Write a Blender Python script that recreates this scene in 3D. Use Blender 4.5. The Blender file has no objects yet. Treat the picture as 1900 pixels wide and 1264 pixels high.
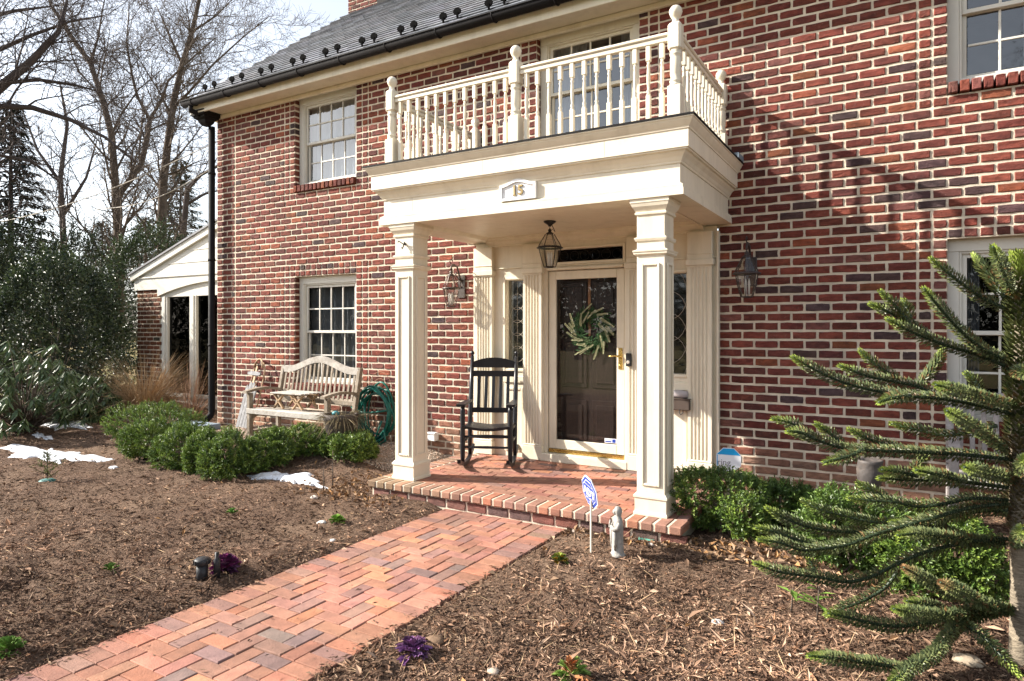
import bpy, math, random
import numpy as np
from mathutils import Vector, Matrix, noise

# ------------------------------------------------------------------ camera, sky, sun, exposure
sc = bpy.context.scene
COL = sc.collection
TH = math.radians(30.52)
FPX, CAMX, CAMY, CAMZ = 1230.0, 0.0, -6.4, 1.57
cam = bpy.data.cameras.new('camera'); camo = bpy.data.objects.new('camera', cam); COL.objects.link(camo)
cam.sensor_width = 36.0; cam.lens = 36.0 * FPX / 1900.0; cam.shift_y = -20.0 / 1900.0
cam.clip_start = 0.05; cam.clip_end = 2000
camo.location = (CAMX, CAMY, CAMZ); camo.rotation_euler = (math.radians(90), 0, TH)
sc.camera = camo

SUN = Vector((2.25, 1.0, -1.485)).normalized()          # direction the light travels
ELEV = math.asin(-SUN.z)
AZ = math.atan2(-SUN.x, -SUN.y)                          # from +Y towards +X
w = bpy.data.worlds.new('World'); sc.world = w; w.use_nodes = True
nt = w.node_tree; bg = nt.nodes['Background']
sky = nt.nodes.new('ShaderNodeTexSky'); sky.sky_type = 'NISHITA'; sky.sun_disc = False
sky.sun_elevation = ELEV; sky.sun_rotation = AZ
sky.air_density = 1.0; sky.dust_density = 1.2; sky.ozone_density = 1.0
hsv = nt.nodes.new('ShaderNodeHueSaturation'); hsv.inputs['Saturation'].default_value = 0.42; hsv.inputs['Value'].default_value = 1.12
nt.links.new(sky.outputs[0], hsv.inputs['Color']); nt.links.new(hsv.outputs[0], bg.inputs['Color'])
bg.inputs['Strength'].default_value = 0.108
sl = bpy.data.lights.new('sun', 'SUN'); slo = bpy.data.objects.new('sun', sl); COL.objects.link(slo)
sl.energy = 5.0; sl.angle = math.radians(0.6); sl.color = (1.0, 0.93, 0.83)
slo.rotation_euler = SUN.to_track_quat('-Z', 'Y').to_euler(); slo.location = (-9, -9, 9)
sc.view_settings.view_transform = 'Standard'; sc.view_settings.look = 'None'
sc.view_settings.exposure = 1.3; sc.view_settings.gamma = 1.0; sc.view_settings.use_curve_mapping = False
sc.cycles.use_denoising = True
sc.cycles.max_bounces = 6; sc.cycles.diffuse_bounces = 3; sc.cycles.glossy_bounces = 3
sc.cycles.use_adaptive_sampling = True; sc.cycles.adaptive_threshold = 0.02
sc.cycles.transparent_max_bounces = 16; sc.cycles.transmission_bounces = 4
sc.cycles.caustics_reflective = False; sc.cycles.caustics_refractive = False

R = random.Random(11)
NR = np.random.default_rng(5)
S_, C_ = math.sin(TH), math.cos(TH)
def at_depth(u, v, d):
    a = (u - 950) / FPX
    return Vector((d * (-S_ + a * C_), CAMY + d * (C_ + a * S_), CAMZ + d * (612 - v) / FPX))
def on_z(u, v, z):
    return at_depth(u, v, (z - CAMZ) * FPX / (612 - v))
def on_y(u, v, y):
    a = (u - 950) / FPX
    return at_depth(u, v, (y - CAMY) / (C_ + a * S_))
def depth_of(p):
    return -S_ * p[0] + C_ * (p[1] - CAMY)
def in_view(p, m=60):
    d = depth_of(p)
    if d < 0.3: return False
    u = 950 + FPX * (C_ * p[0] + S_ * (p[1] - CAMY)) / d; v = 612 - FPX * (p[2] - CAMZ) / d
    return -m < u < 1900 + m and -m < v < 1264 + m

# ------------------------------------------------------------------ materials
def ramp2(nt_, fac, c0, c1, p0=0.3, p1=0.7):
    r = nt_.nodes.new('ShaderNodeValToRGB'); e = r.color_ramp.elements
    e[0].position = p0; e[0].color = (*c0, 1); e[1].position = p1; e[1].color = (*c1, 1)
    nt_.links.new(fac, r.inputs[0]); return r.outputs[0]
def mixc(nt_, a, b, fac, mode='MIX'):
    m = nt_.nodes.new('ShaderNodeMix'); m.data_type = 'RGBA'; m.blend_type = mode
    for s, vv in ((m.inputs[6], a), (m.inputs[7], b), (m.inputs[0], fac)):
        if hasattr(vv, 'default_value') or hasattr(vv, 'is_linked'): nt_.links.new(vv, s)
        elif isinstance(vv, tuple): s.default_value = (*vv, 1)
        else: s.default_value = vv
    return m.outputs[2]
def noise_(nt_, vec, scale, detail=4, rough=0.55, dist=0.0):
    n = nt_.nodes.new('ShaderNodeTexNoise'); n.inputs['Scale'].default_value = scale
    n.inputs['Detail'].default_value = detail; n.inputs['Roughness'].default_value = rough
    n.inputs['Distortion'].default_value = dist
    nt_.links.new(vec, n.inputs['Vector']); return n.outputs['Fac']
MATS = {}
def mat(name, base, rough=0.6, var=0.12, vscale=6, bump=0.15, bscale=40, attr=False, metal=0.0, spec=0.4,
        dirt=None, dirt_scale=3.0, dirt_amt=0.5, stretch=(1, 1, 1), rnd=False, transl=0.0, sheen=0.0):
    m = bpy.data.materials.new(name); m.use_nodes = True; t = m.node_tree; b = t.nodes['Principled BSDF']
    tc = t.nodes.new('ShaderNodeTexCoord'); mp = t.nodes.new('ShaderNodeMapping')
    mp.inputs['Scale'].default_value = stretch; t.links.new(tc.outputs['Object'], mp.inputs['Vector']); vec = mp.outputs[0]
    if rnd:
        oi = t.nodes.new('ShaderNodeObjectInfo'); ml = t.nodes.new('ShaderNodeVectorMath'); ml.operation = 'SCALE'
        ml.inputs[0].default_value = (37.1, 51.3, 23.7); t.links.new(oi.outputs['Random'], ml.inputs['Scale'])
        ad = t.nodes.new('ShaderNodeVectorMath'); ad.operation = 'ADD'
        t.links.new(vec, ad.inputs[0]); t.links.new(ml.outputs[0], ad.inputs[1]); vec = ad.outputs[0]
    lo = tuple(c * (1 - var) for c in base); hi = tuple(min(1, c * (1 + var)) for c in base)
    col = ramp2(t, noise_(t, vec, vscale, 3), lo, hi)
    if attr:
        at = t.nodes.new('ShaderNodeAttribute'); at.attribute_name = 'Col'
        col = mixc(t, at.outputs['Color'], col, 1.0, 'MULTIPLY')
    if dirt:
        f = ramp2(t, noise_(t, vec, dirt_scale, 4, 0.65), (0, 0, 0), (dirt_amt,) * 3, 0.48, 0.72)
        col = mixc(t, col, dirt, f)
    t.links.new(col, b.inputs['Base Color'])
    rn = t.nodes.new('ShaderNodeMapRange'); rn.inputs['To Min'].default_value = max(0.03, rough - 0.1); rn.inputs['To Max'].default_value = min(1, rough + 0.1)
    t.links.new(noise_(t, vec, vscale * 2.3, 1), rn.inputs['Value']); t.links.new(rn.outputs[0], b.inputs['Roughness'])
    b.inputs['Metallic'].default_value = metal; b.inputs['Specular IOR Level'].default_value = spec
    if bump:
        bp = t.nodes.new('ShaderNodeBump'); bp.inputs['Strength'].default_value = bump; bp.inputs['Distance'].default_value = 0.01
        t.links.new(noise_(t, vec, bscale, 3, 0.6), bp.inputs['Height']); t.links.new(bp.outputs[0], b.inputs['Normal'])
    if transl:
        tr = t.nodes.new('ShaderNodeBsdfTranslucent'); mx = t.nodes.new('ShaderNodeMixShader'); mx.inputs[0].default_value = transl
        t.links.new(col, tr.inputs['Color']); t.links.new(b.outputs[0], mx.inputs[1]); t.links.new(tr.outputs[0], mx.inputs[2])
        t.links.new(mx.outputs[0], t.nodes['Material Output'].inputs['Surface'])
    MATS[name] = m; return m
def glass(name, tint, boost=1.0, rough=0.0, ior=1.5, wav=0.0):
    m = bpy.data.materials.new(name); m.use_nodes = True; t = m.node_tree; t.nodes.clear()
    o = t.nodes.new('ShaderNodeOutputMaterial'); tr = t.nodes.new('ShaderNodeBsdfTransparent'); tr.inputs[0].default_value = (*tint, 1)
    g = t.nodes.new('ShaderNodeBsdfGlossy'); g.inputs['Roughness'].default_value = rough
    ge = t.nodes.new('ShaderNodeNewGeometry'); dt = t.nodes.new('ShaderNodeVectorMath'); dt.operation = 'DOT_PRODUCT'
    t.links.new(ge.outputs['Incoming'], dt.inputs[0]); t.links.new(ge.outputs['Normal'], dt.inputs[1])
    def mth(op, a, b=None, cl=False):
        n = t.nodes.new('ShaderNodeMath'); n.operation = op; n.use_clamp = cl
        for i, q in enumerate((a, b)):
            if q is None: continue
            if isinstance(q, (int, float)): n.inputs[i].default_value = q
            else: t.links.new(q, n.inputs[i])
        return n.outputs[0]
    fr = mth('ADD', mth('MULTIPLY', mth('POWER', mth('SUBTRACT', 1.0, mth('ABSOLUTE', dt.outputs['Value'])), 5.0), 0.96), 0.04)   # Schlick, same from both sides
    mx = t.nodes.new('ShaderNodeMixShader'); t.links.new(mth('MULTIPLY', fr, boost, True), mx.inputs[0])
    t.links.new(tr.outputs[0], mx.inputs[1]); t.links.new(g.outputs[0], mx.inputs[2]); t.links.new(mx.outputs[0], o.inputs[0])
    if wav:
        tc = t.nodes.new('ShaderNodeTexCoord'); bp = t.nodes.new('ShaderNodeBump'); bp.inputs['Strength'].default_value = wav; bp.inputs['Distance'].default_value = 0.02
        t.links.new(noise_(t, tc.outputs['Object'], 5, 2), bp.inputs['Height']); t.links.new(bp.outputs[0], g.inputs['Normal'])
    return m

PAINT = mat('cream_paint', (0.74, 0.67, 0.535), 0.42, 0.03, 3, 0.05, 25, dirt=(0.46, 0.40, 0.29), dirt_scale=3.2, dirt_amt=0.34, stretch=(2.2, 2.2, .5))
TRIM = mat('putty_trim_paint', (0.60, 0.58, 0.52), 0.5, 0.04, 4, 0.05, 25)
WHITE = mat('white_gloss', (0.80, 0.80, 0.80), 0.3, 0.02, 5, 0.02, 20)
MORTAR = mat('mortar', (0.63, 0.545, 0.43), 0.9, 0.16, 9, 0.5, 90, dirt=(0.33, 0.29, 0.24), dirt_scale=2, dirt_amt=0.5, spec=0.1)
DARKMETAL = mat('bronze_gutter', (0.014, 0.013, 0.014), 0.7, 0.15, 5, 0.05, 30, spec=0.12)
BLACKIRON = mat('black_iron', (0.010, 0.009, 0.009), 0.45, 0.2, 20, 0.1, 60)
BROWNIRON = mat('brown_iron', (0.05, 0.036, 0.034), 0.5, 0.2, 20, 0.1, 60)
BRASS = mat('brass', (0.62, 0.43, 0.14), 0.28, 0.12, 25, 0.05, 60, metal=1.0)
OLDBRASS = mat('antique_brass', (0.30, 0.22, 0.10), 0.4, 0.2, 30, 0.1, 60, metal=0.7)
BLACKPAINT = mat('black_chair_paint', (0.012, 0.013, 0.017), 0.38, 0.2, 10, 0.06, 40)
TEAK = mat('weathered_teak', (0.235, 0.19, 0.14), 0.8, 0.22, 9, 0.35, 40, attr=True, stretch=(1, 1, 1), dirt=(0.36, 0.34, 0.31), dirt_scale=9, dirt_amt=0.5)
TEAKWHITE = mat('peeling_white_teak', (0.40, 0.37, 0.33), 0.8, 0.15, 9, 0.35, 40, dirt=(0.22, 0.18, 0.14), dirt_scale=11, dirt_amt=0.7)
WARMWOOD = mat('warm_wood', (0.40, 0.27, 0.16), 0.7, 0.2, 12, 0.25, 40)
DOORWOOD = mat('brown_door_wood', (0.026, 0.016, 0.013), 0.4, 0.25, 9, 0.08, 30, stretch=(6, 1, 1))
DOORLIGHT = mat('worn_door_stile', (0.30, 0.15, 0.07), 0.5, 0.2, 9, 0.08, 30)
HOSE = mat('green_hose', (0.008, 0.115, 0.085), 0.3, 0.12, 14, 0.03, 40)
STONE = mat('statue_stone', (0.36, 0.34, 0.31), 0.9, 0.2, 12, 0.5, 60, dirt=(0.13, 0.12, 0.11), dirt_scale=14, dirt_amt=0.6)
LEAD = mat('urn_metal', (0.075, 0.066, 0.062), 0.6, 0.25, 14, 0.35, 40, dirt=(0.16, 0.12, 0.095), dirt_scale=8, dirt_amt=0.6)
BLUE = mat('sign_blue', (0.018, 0.055, 0.33), 0.35, 0.05, 5, 0.0)
CYAN = mat('sign_cyan', (0.02, 0.33, 0.68), 0.35, 0.05, 5, 0.0)
SIGNWHITE = mat('sign_white', (0.78, 0.80, 0.84), 0.35, 0.02, 5, 0.0)
GUARD = mat('snow_guard_iron', (.006, .006, .006), .95, .2, 20, .1, spec=.03)
SIGNGREY = mat('sign_grey_ink', (0.22, 0.22, 0.25), 0.5, 0.02, 5, 0.0)
STEEL = mat('stake_metal', (0.42, 0.37, 0.31), 0.5, 0.1, 15, 0.05)
PLASTICBLK = mat('black_plastic', (0.02, 0.02, 0.022), 0.5, 0.2, 15, 0.15, 60)
VALVE = mat('valve_green', (0.12, 0.40, 0.31), 0.5, 0.15, 18, 0.1)
SLAB = mat('bluestone', (0.19, 0.24, 0.29), 0.8, 0.2, 6, 0.3, 40)
SLATE = mat('slate', (0.165, 0.170, 0.185), 0.62, 0.22, 7, 0.35, 45, attr=True, rnd=True, spec=0.5)
SNOW = mat('snow', (0.74, 0.77, 0.82), 0.75, 0.06, 7, 1.0, 22, spec=0.3, dirt=(.36, .32, .28), dirt_scale=14, dirt_amt=.65)
CURTAIN = mat('sheer_curtain', (0.43, 0.45, 0.48), 0.9, 0.06, 5, 0.2, 30)
GREYSCREEN = mat('dim_curtain', (0.21, 0.22, 0.23), 0.9, 0.1, 5, 0.2, 30)
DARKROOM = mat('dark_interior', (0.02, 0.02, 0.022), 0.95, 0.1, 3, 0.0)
BULB = mat('frosted_bulb', (0.75, 0.73, 0.68), 0.3, 0.03, 5, 0.0)
BARK = mat('bark', (0.115, 0.090, 0.072), 0.9, 0.25, 5, 0.6, 25, spec=0.15)
BARKDARK = mat('bark_dark', (0.075, 0.060, 0.056), 0.9, 0.25, 5, 0.5, 25, spec=0.15)
LEAF = mat('evergreen_leaf', (1, 1, 1), 0.42, 0.10, 9, 0.0, attr=True, spec=0.45, transl=0.15)
MATTELEAF = mat('dry_leaf', (1, 1, 1), 0.85, 0.14, 12, 0.0, attr=True, spec=0.15)
SCALELEAF = mat('araucaria_leaf', (1, 1, 1), 0.42, 0.08, 9, 0.0, attr=True, spec=0.4)
CHIP = mat('bark_chip', (1, 1, 1), 0.9, 0.22, 22, 0.25, 60, attr=True, spec=0.12)
GRAVEL = mat('pea_gravel', (1, 1, 1), 0.85, 0.15, 25, 0.2, 60, attr=True, spec=0.2)
PANE = glass('window_glass', (0.80, 0.83, 0.85), 4.2, wav=0.12)
SCREENED = glass('screened_glass', (0.55, 0.57, 0.58), 1.8, wav=0.12)
DOORGLASS = glass('storm_glass', (0.86, 0.86, 0.86), 1.5)
LEADGLASS = glass('leaded_glass', (0.5, 0.52, 0.52), 2.5, rough=0.12, wav=0.4)
LANTERNGLASS = glass('lantern_glass', (0.88, 0.88, 0.87), 1.6)
DARKGLASS = glass('dark_glass', (0.06, 0.06, 0.07), 0.35)

def brick_mat(name, bump=0.7, flecks=(0.36, 0.24, 0.22), spec=0.2, rough=0.85, dark=0.45, mott=(0.58, 1.35)):
    m = bpy.data.materials.new(name); m.use_nodes = True; t = m.node_tree; b = t.nodes['Principled BSDF']
    tc = t.nodes.new('ShaderNodeTexCoord'); oi = t.nodes.new('ShaderNodeObjectInfo')
    ml = t.nodes.new('ShaderNodeVectorMath'); ml.operation = 'SCALE'; ml.inputs[0].default_value = (17.1, 9.3, 23.7)
    t.links.new(oi.outputs['Random'], ml.inputs['Scale']); ad = t.nodes.new('ShaderNodeVectorMath'); ad.operation = 'ADD'
    t.links.new(tc.outputs['Object'], ad.inputs[0]); t.links.new(ml.outputs[0], ad.inputs[1]); vec = ad.outputs[0]
    mp = t.nodes.new('ShaderNodeMapping'); mp.inputs['Scale'].default_value = (1, 1, 2.2); t.links.new(vec, mp.inputs[0]); sv = mp.outputs[0]
    at = t.nodes.new('ShaderNodeAttribute'); at.attribute_name = 'Col'
    v1 = ramp2(t, noise_(t, sv, 13, 5), (mott[0],) * 3, (mott[1], mott[1] * .96, mott[1] * .93), 0.28, 0.72)
    col = mixc(t, at.outputs['Color'], v1, 1.0, 'MULTIPLY')
    f = ramp2(t, noise_(t, sv, 7, 6, 0.7, 1.0), (0, 0, 0), (dark,) * 3, 0.52, 0.76)
    col = mixc(t, col, (0.035, 0.024, 0.026), f)
    ge = t.nodes.new('ShaderNodeNewGeometry')
    col = mixc(t, col, ramp2(t, noise_(t, ge.outputs['Position'], 0.9, 3, 0.6), (0.72, 0.72, 0.74), (1.18, 1.14, 1.1), 0.3, 0.7), 1.0, 'MULTIPLY')
    f = ramp2(t, noise_(t, vec, 45, 4, 0.75), (0, 0, 0), (0.32,) * 3, 0.58, 0.8)
    col = mixc(t, col, flecks, f); t.links.new(col, b.inputs['Base Color'])
    b.inputs['Roughness'].default_value = rough; b.inputs['Specular IOR Level'].default_value = spec
    bp = t.nodes.new('ShaderNodeBump'); bp.inputs['Strength'].default_value = bump; bp.inputs['Distance'].default_value = 0.008
    hh = t.nodes.new('ShaderNodeMath'); hh.operation = 'ADD'
    t.links.new(noise_(t, sv, 26, 5, 0.6, 1.5), hh.inputs[0]); t.links.new(noise_(t, vec, 120, 3), hh.inputs[1])
    t.links.new(hh.outputs[0], bp.inputs['Height']); t.links.new(bp.outputs[0], b.inputs['Normal'])
    return m
BRICK = brick_mat('handmade_brick')
PAVER = brick_mat('clay_paver', 0.35, (0.44, 0.33, 0.26), 0.2, 0.85, 0.22, (0.78, 1.18))

# ------------------------------------------------------------------ mesh helpers
def new_obj(name, me, m, parent, loc=(0, 0, 0)):
    if m is not None and not me.materials: me.materials.append(m)
    o = bpy.data.objects.new(name, me); COL.objects.link(o); o.location = loc
    if parent is not None: o.parent = parent
    return o
ORG = {}
def origin(o):
    while o is not None and o.parent is not None: o = o.parent
    return Vector(o.location) if o is not None else Vector((0, 0, 0))
class MB:
    def __init__(s): s.v = []; s.f = []; s.c = []; s.sm = []; s.cur = (1, 1, 1); s.smooth = False
    def face(s, idx): s.f.append(tuple(idx)); s.c.append(s.cur); s.sm.append(s.smooth)
    def quad(s, *p):
        n = len(s.v); s.v += [tuple(q) for q in p]; s.face(range(n, n + len(p)))
    def box(s, x0, x1, y0, y1, z0, z1, M=None):
        P = [(x0, y0, z0), (x1, y0, z0), (x1, y1, z0), (x0, y1, z0), (x0, y0, z1), (x1, y0, z1), (x1, y1, z1), (x0, y1, z1)]
        if M is not None: P = [tuple(M @ Vector(p)) for p in P]
        n = len(s.v); s.v += P
        for q in ((0, 3, 2, 1), (4, 5, 6, 7), (0, 1, 5, 4), (1, 2, 6, 5), (2, 3, 7, 6), (3, 0, 4, 7)): s.face([n + i for i in q])
    def bbox(s, x0, x1, y0, y1, z0, z1, b=0.004, M=None):
        """box with chamfered edges"""
        b = min(b, (x1 - x0) * .4, (y1 - y0) * .4, (z1 - z0) * .4)
        V = {}; n0 = len(s.v); P = []
        for i, (X, sx) in enumerate(((x0, 1), (x1, -1))):
            for j, (Y, sy) in enumerate(((y0, 1), (y1, -1))):
                for k, (Z, sz) in enumerate(((z0, 1), (z1, -1))):
                    V[i, j, k, 0] = len(P); P.append((X, Y + sy * b, Z + sz * b))
                    V[i, j, k, 1] = len(P); P.append((X + sx * b, Y, Z + sz * b))
                    V[i, j, k, 2] = len(P); P.append((X + sx * b, Y + sy * b, Z))
        if M is not None: P = [tuple(M @ Vector(p)) for p in P]
        s.v += P
        cx = ((x0 + x1) / 2, (y0 + y1) / 2, (z0 + z1) / 2)
        cc = Vector(cx) if M is None else M @ Vector(cx)
        def add(q):
            pts = [Vector(P[i]) for i in q]
            nrm = (pts[1] - pts[0]).cross(pts[2] - pts[0]); ctr = sum(pts, Vector()) / len(pts)
            if nrm.dot(ctr - cc) < 0: q = q[::-1]
            s.face([n0 + i for i in q])
        for i in (0, 1):
            add([V[i, 0, 0, 0], V[i, 1, 0, 0], V[i, 1, 1, 0], V[i, 0, 1, 0]])
            add([V[0, i, 0, 1], V[1, i, 0, 1], V[1, i, 1, 1], V[0, i, 1, 1]])
            add([V[0, 0, i, 2], V[1, 0, i, 2], V[1, 1, i, 2], V[0, 1, i, 2]])
        for a in (0, 1):
            for c in (0, 1):
                add([V[0, a, c, 1], V[1, a, c, 1], V[1, a, c, 2], V[0, a, c, 2]])
                add([V[a, 0, c, 0], V[a, 1, c, 0], V[a, 1, c, 2], V[a, 0, c, 2]])
                add([V[a, c, 0, 0], V[a, c, 1, 0], V[a, c, 1, 1], V[a, c, 0, 1]])
                for k in (0, 1): add([V[a, c, k, 0], V[a, c, k, 1], V[a, c, k, 2]])
    def bar(s, p, q, wx, wy, up=(0, 0, 1), b=0.0):
        """square bar from p to q, wx across (side), wy along up-ish"""
        p = Vector(p); q = Vector(q); d = q - p; L = d.length; d.normalize()
        side = d.cross(Vector(up))
        if side.length < 1e-4: side = d.cross(Vector((1, 0, 0)))
        side.normalize(); u = side.cross(d)
        M = Matrix(((side.x, u.x, d.x, p.x), (side.y, u.y, d.y, p.y), (side.z, u.z, d.z, p.z), (0, 0, 0, 1)))
        if b: s.bbox(-wx / 2, wx / 2, -wy / 2, wy / 2, 0, L, b, M)
        else: s.box(-wx / 2, wx / 2, -wy / 2, wy / 2, 0, L, M)
    def lathe(s, prof, cx, cy, n=16, axis='z', M=None, caps=True, a0=0, a1=2 * math.pi):
        n0 = len(s.v); sm = s.smooth; s.smooth = True
        for r, z in prof:
            for i in range(n):
                a = 2 * math.pi * i / n; p = Vector((cx + r * math.cos(a), cy + r * math.sin(a), z))
                if M is not None: p = M @ p
                s.v.append(tuple(p))
        for k in range(len(prof) - 1):
            for i in range(n):
                j = (i + 1) % n; s.face((n0 + k * n + i, n0 + k * n + j, n0 + (k + 1) * n + j, n0 + (k + 1) * n + i))
        if caps:
            s.smooth = False
            if prof[0][0] > 1e-4: s.face([n0 + i for i in range(n)][::-1])
            if prof[-1][0] > 1e-4: s.face([n0 + (len(prof) - 1) * n + i for i in range(n)])
        s.smooth = sm
    def tube(s, pts, rad, n=6, closed=False, cap=True):
        pts = [Vector(p) for p in pts]; m = len(pts); n0 = len(s.v); sm = s.smooth; s.smooth = True
        if not hasattr(rad, '__len__'): rad = [rad] * m
        u = None
        for i, p in enumerate(pts):
            d = (pts[(i + 1) % m] if (closed or i < m - 1) else p) - (pts[i - 1] if (closed or i > 0) else p)
            if d.length < 1e-9: d = Vector((0, 0, 1))
            d.normalize()
            if u is None:
                u = d.cross(Vector((0.31, 0.2, 0.93)))
                if u.length < 1e-3: u = d.cross(Vector((1, 0, 0)))
            else: u = u - d * u.dot(d)
            u.normalize(); v = d.cross(u)
            for k in range(n):
                a = 2 * math.pi * k / n; s.v.append(tuple(p + (u * math.cos(a) + v * math.sin(a)) * rad[i]))
        for i in range(m if closed else m - 1):
            j = (i + 1) % m
            for k in range(n):
                l = (k + 1) % n; s.face((n0 + i * n + k, n0 + i * n + l, n0 + j * n + l, n0 + j * n + k))
        if cap and not closed:
            s.face([n0 + k for k in range(n)][::-1]); s.face([n0 + (m - 1) * n + k for k in range(n)])
        s.smooth = sm
    def prism(s, poly, axis, a0, a1):
        """extrude a 2-d polygon along axis ('x': (y,z), 'y': (x,z), 'z': (x,y))"""
        def P(p, a): return {'x': (a, p[0], p[1]), 'y': (p[0], a, p[1]), 'z': (p[0], p[1], a)}[axis]
        n0 = len(s.v); n = len(poly); s.v += [P(p, a0) for p in poly] + [P(p, a1) for p in poly]
        s.face([n0 + i for i in range(n)][::-1]); s.face([n0 + n + i for i in range(n)])
        for i in range(n):
            j = (i + 1) % n; s.face((n0 + i, n0 + j, n0 + n + j, n0 + n + i))
    def sweep_u(s, prof, xl, xr, yf, yb):
        """profile of (outset, z) swept round left side, front and right side"""
        n0 = len(s.v)
        for o, z in prof: s.v += [(xl - o, yb, z), (xl - o, yf - o, z), (xr + o, yf - o, z), (xr + o, yb, z)]
        for k in range(len(prof) - 1):
            for i in range(3): s.face((n0 + k * 4 + i, n0 + k * 4 + i + 1, n0 + k * 4 + 4 + i + 1, n0 + k * 4 + 4 + i))
    def sweep_ring(s, prof, cx, cy, hx, hy):
        """profile of (outset, z) swept round a rectangle"""
        n0 = len(s.v)
        for o, z in prof: s.v += [(cx - hx - o, cy - hy - o, z), (cx + hx + o, cy - hy - o, z), (cx + hx + o, cy + hy + o, z), (cx - hx - o, cy + hy + o, z)]
        for k in range(len(prof) - 1):
            for i in range(4):
                j = (i + 1) % 4; s.face((n0 + k * 4 + i, n0 + k * 4 + j, n0 + k * 4 + 4 + j, n0 + k * 4 + 4 + i))
        s.face([n0 + i for i in range(4)][::-1]); s.face([n0 + (len(prof) - 1) * 4 + i for i in range(4)])
    def mesh(s, name, off=(0, 0, 0)):
        me = bpy.data.meshes.new(name)
        V = np.array(s.v, dtype=np.float32).reshape(-1, 3) - np.array(off, dtype=np.float32)
        me.from_pydata(V.tolist(), [], s.f)
        a = me.attributes.new('Col', 'FLOAT_COLOR', 'FACE')
        a.data.foreach_set('color', np.array([(*c, 1) for c in s.c], dtype=np.float32).ravel())
        me.polygons.foreach_set('use_smooth', s.sm); me.update()
        return me
    def build(s, name, m, parent=None, local=False):
        off = (0, 0, 0) if (local or parent is None) else origin(parent)
        return new_obj(name, s.mesh(name, off), m, parent)
def np_mesh(name, V, F, C=None, smooth=False):
    """fast mesh from numpy: V (n,3), F (m,k), C (m,3)"""
    me = bpy.data.meshes.new(name); F = np.asarray(F, dtype=np.int32); m, k = F.shape
    me.vertices.add(len(V)); me.vertices.foreach_set('co', np.asarray(V, dtype=np.float32).ravel())
    me.loops.add(m * k); me.loops.foreach_set('vertex_index', F.ravel())
    me.polygons.add(m); me.polygons.foreach_set('loop_start', np.arange(0, m * k, k, dtype=np.int32))
    me.polygons.foreach_set('loop_total', np.full(m, k, dtype=np.int32))
    me.polygons.foreach_set('use_smooth', np.full(m, smooth))
    if C is not None:
        a = me.attributes.new('Col', 'FLOAT_COLOR', 'FACE')
        a.data.foreach_set('color', np.concatenate([np.asarray(C), np.ones((m, 1))], 1).astype(np.float32).ravel())
    me.update(calc_edges=True); me.validate(); return me
def tag(o, label, cat, group=None, kind=None):
    if label: o['label'] = label
    if cat: o['category'] = cat
    if group: o['group'] = group
    if kind: o['kind'] = kind
    return o
def thing(name, label, cat, loc=(0, 0, 0), rz=0.0, group=None):
    o = bpy.data.objects.new(name, None); COL.objects.link(o); o.empty_display_size = 0.1
    o.location = loc; o.rotation_euler = (0, 0, rz); return tag(o, label, cat, group)
def part_empty(name, parent):
    o = bpy.data.objects.new(name, None); COL.objects.link(o); o.parent = parent; o.empty_display_size = 0.05; return o
def text_mesh(txt, size, ext, M, bold=0.0):
    cu = bpy.data.curves.new('lettering', 'FONT'); cu.body = txt; cu.size = size; cu.extrude = ext; cu.offset = bold
    cu.align_x = 'CENTER'; cu.align_y = 'CENTER'
    o = bpy.data.objects.new('lettering_source', cu); COL.objects.link(o)
    bpy.context.view_layer.update()
    me = bpy.data.meshes.new_from_object(o.evaluated_get(bpy.context.evaluated_depsgraph_get()))
    bpy.data.objects.remove(o); bpy.data.curves.remove(cu); me.transform(M); return me
def smooth01(a, b, x):
    t = max(0.0, min(1.0, (x - a) / (b - a))); return t * t * (3 - 2 * t)

# ------------------------------------------------------------------ ground
PX0, PX1, PY = -4.33, -1.37, -1.73        # porch floor extents
WX0, WX1, WY1 = -3.46, -2.28, -1.69       # walk
FZ = 0.16                                 # porch floor level
def gz(x, y):
    z = 0.17 * smooth01(-1.9, -0.7, y) * smooth01(-4.2, -5.4, x) * (1 - 0.35 * smooth01(-7.6, -9.0, x))
    z += 0.10 * smooth01(-1.6, -0.5, y) * smooth01(-1.3, -0.8, x)
    z += 0.16 * smooth01(-9.5, -13, x)
    n = noise.noise(Vector((x * 1.3, y * 1.3, 0.3))) * 0.036 + noise.noise(Vector((x * 5, y * 5, 2.1))) * 0.032
    n += noise.noise(Vector((x * 14, y * 14, 5.1))) * 0.012
    dw = max(WX0 - x, x - WX1) if y < WY1 + .1 else 9
    edge = smooth01(0.0, 0.22, dw)
    z += n * edge + 0.022 * edge
    if dw < 0.0: z = -0.045
    elif dw < 0.06: z = min(z, -0.012 + dw * 0.3)
    if PX0 + .05 < x < PX1 - .05 and y > PY + .05: z = -0.03
    return z
def axis(lo, hi, fine0, fine1, step):
    a = list(np.arange(fine0, fine1 + 1e-6, step)); g = step; x = fine1
    while x < hi: g *= 1.35; x += g; a.append(x)
    g = step; x = fine0
    while x > lo: g *= 1.35; x -= g; a.insert(0, x)
    return a
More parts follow.
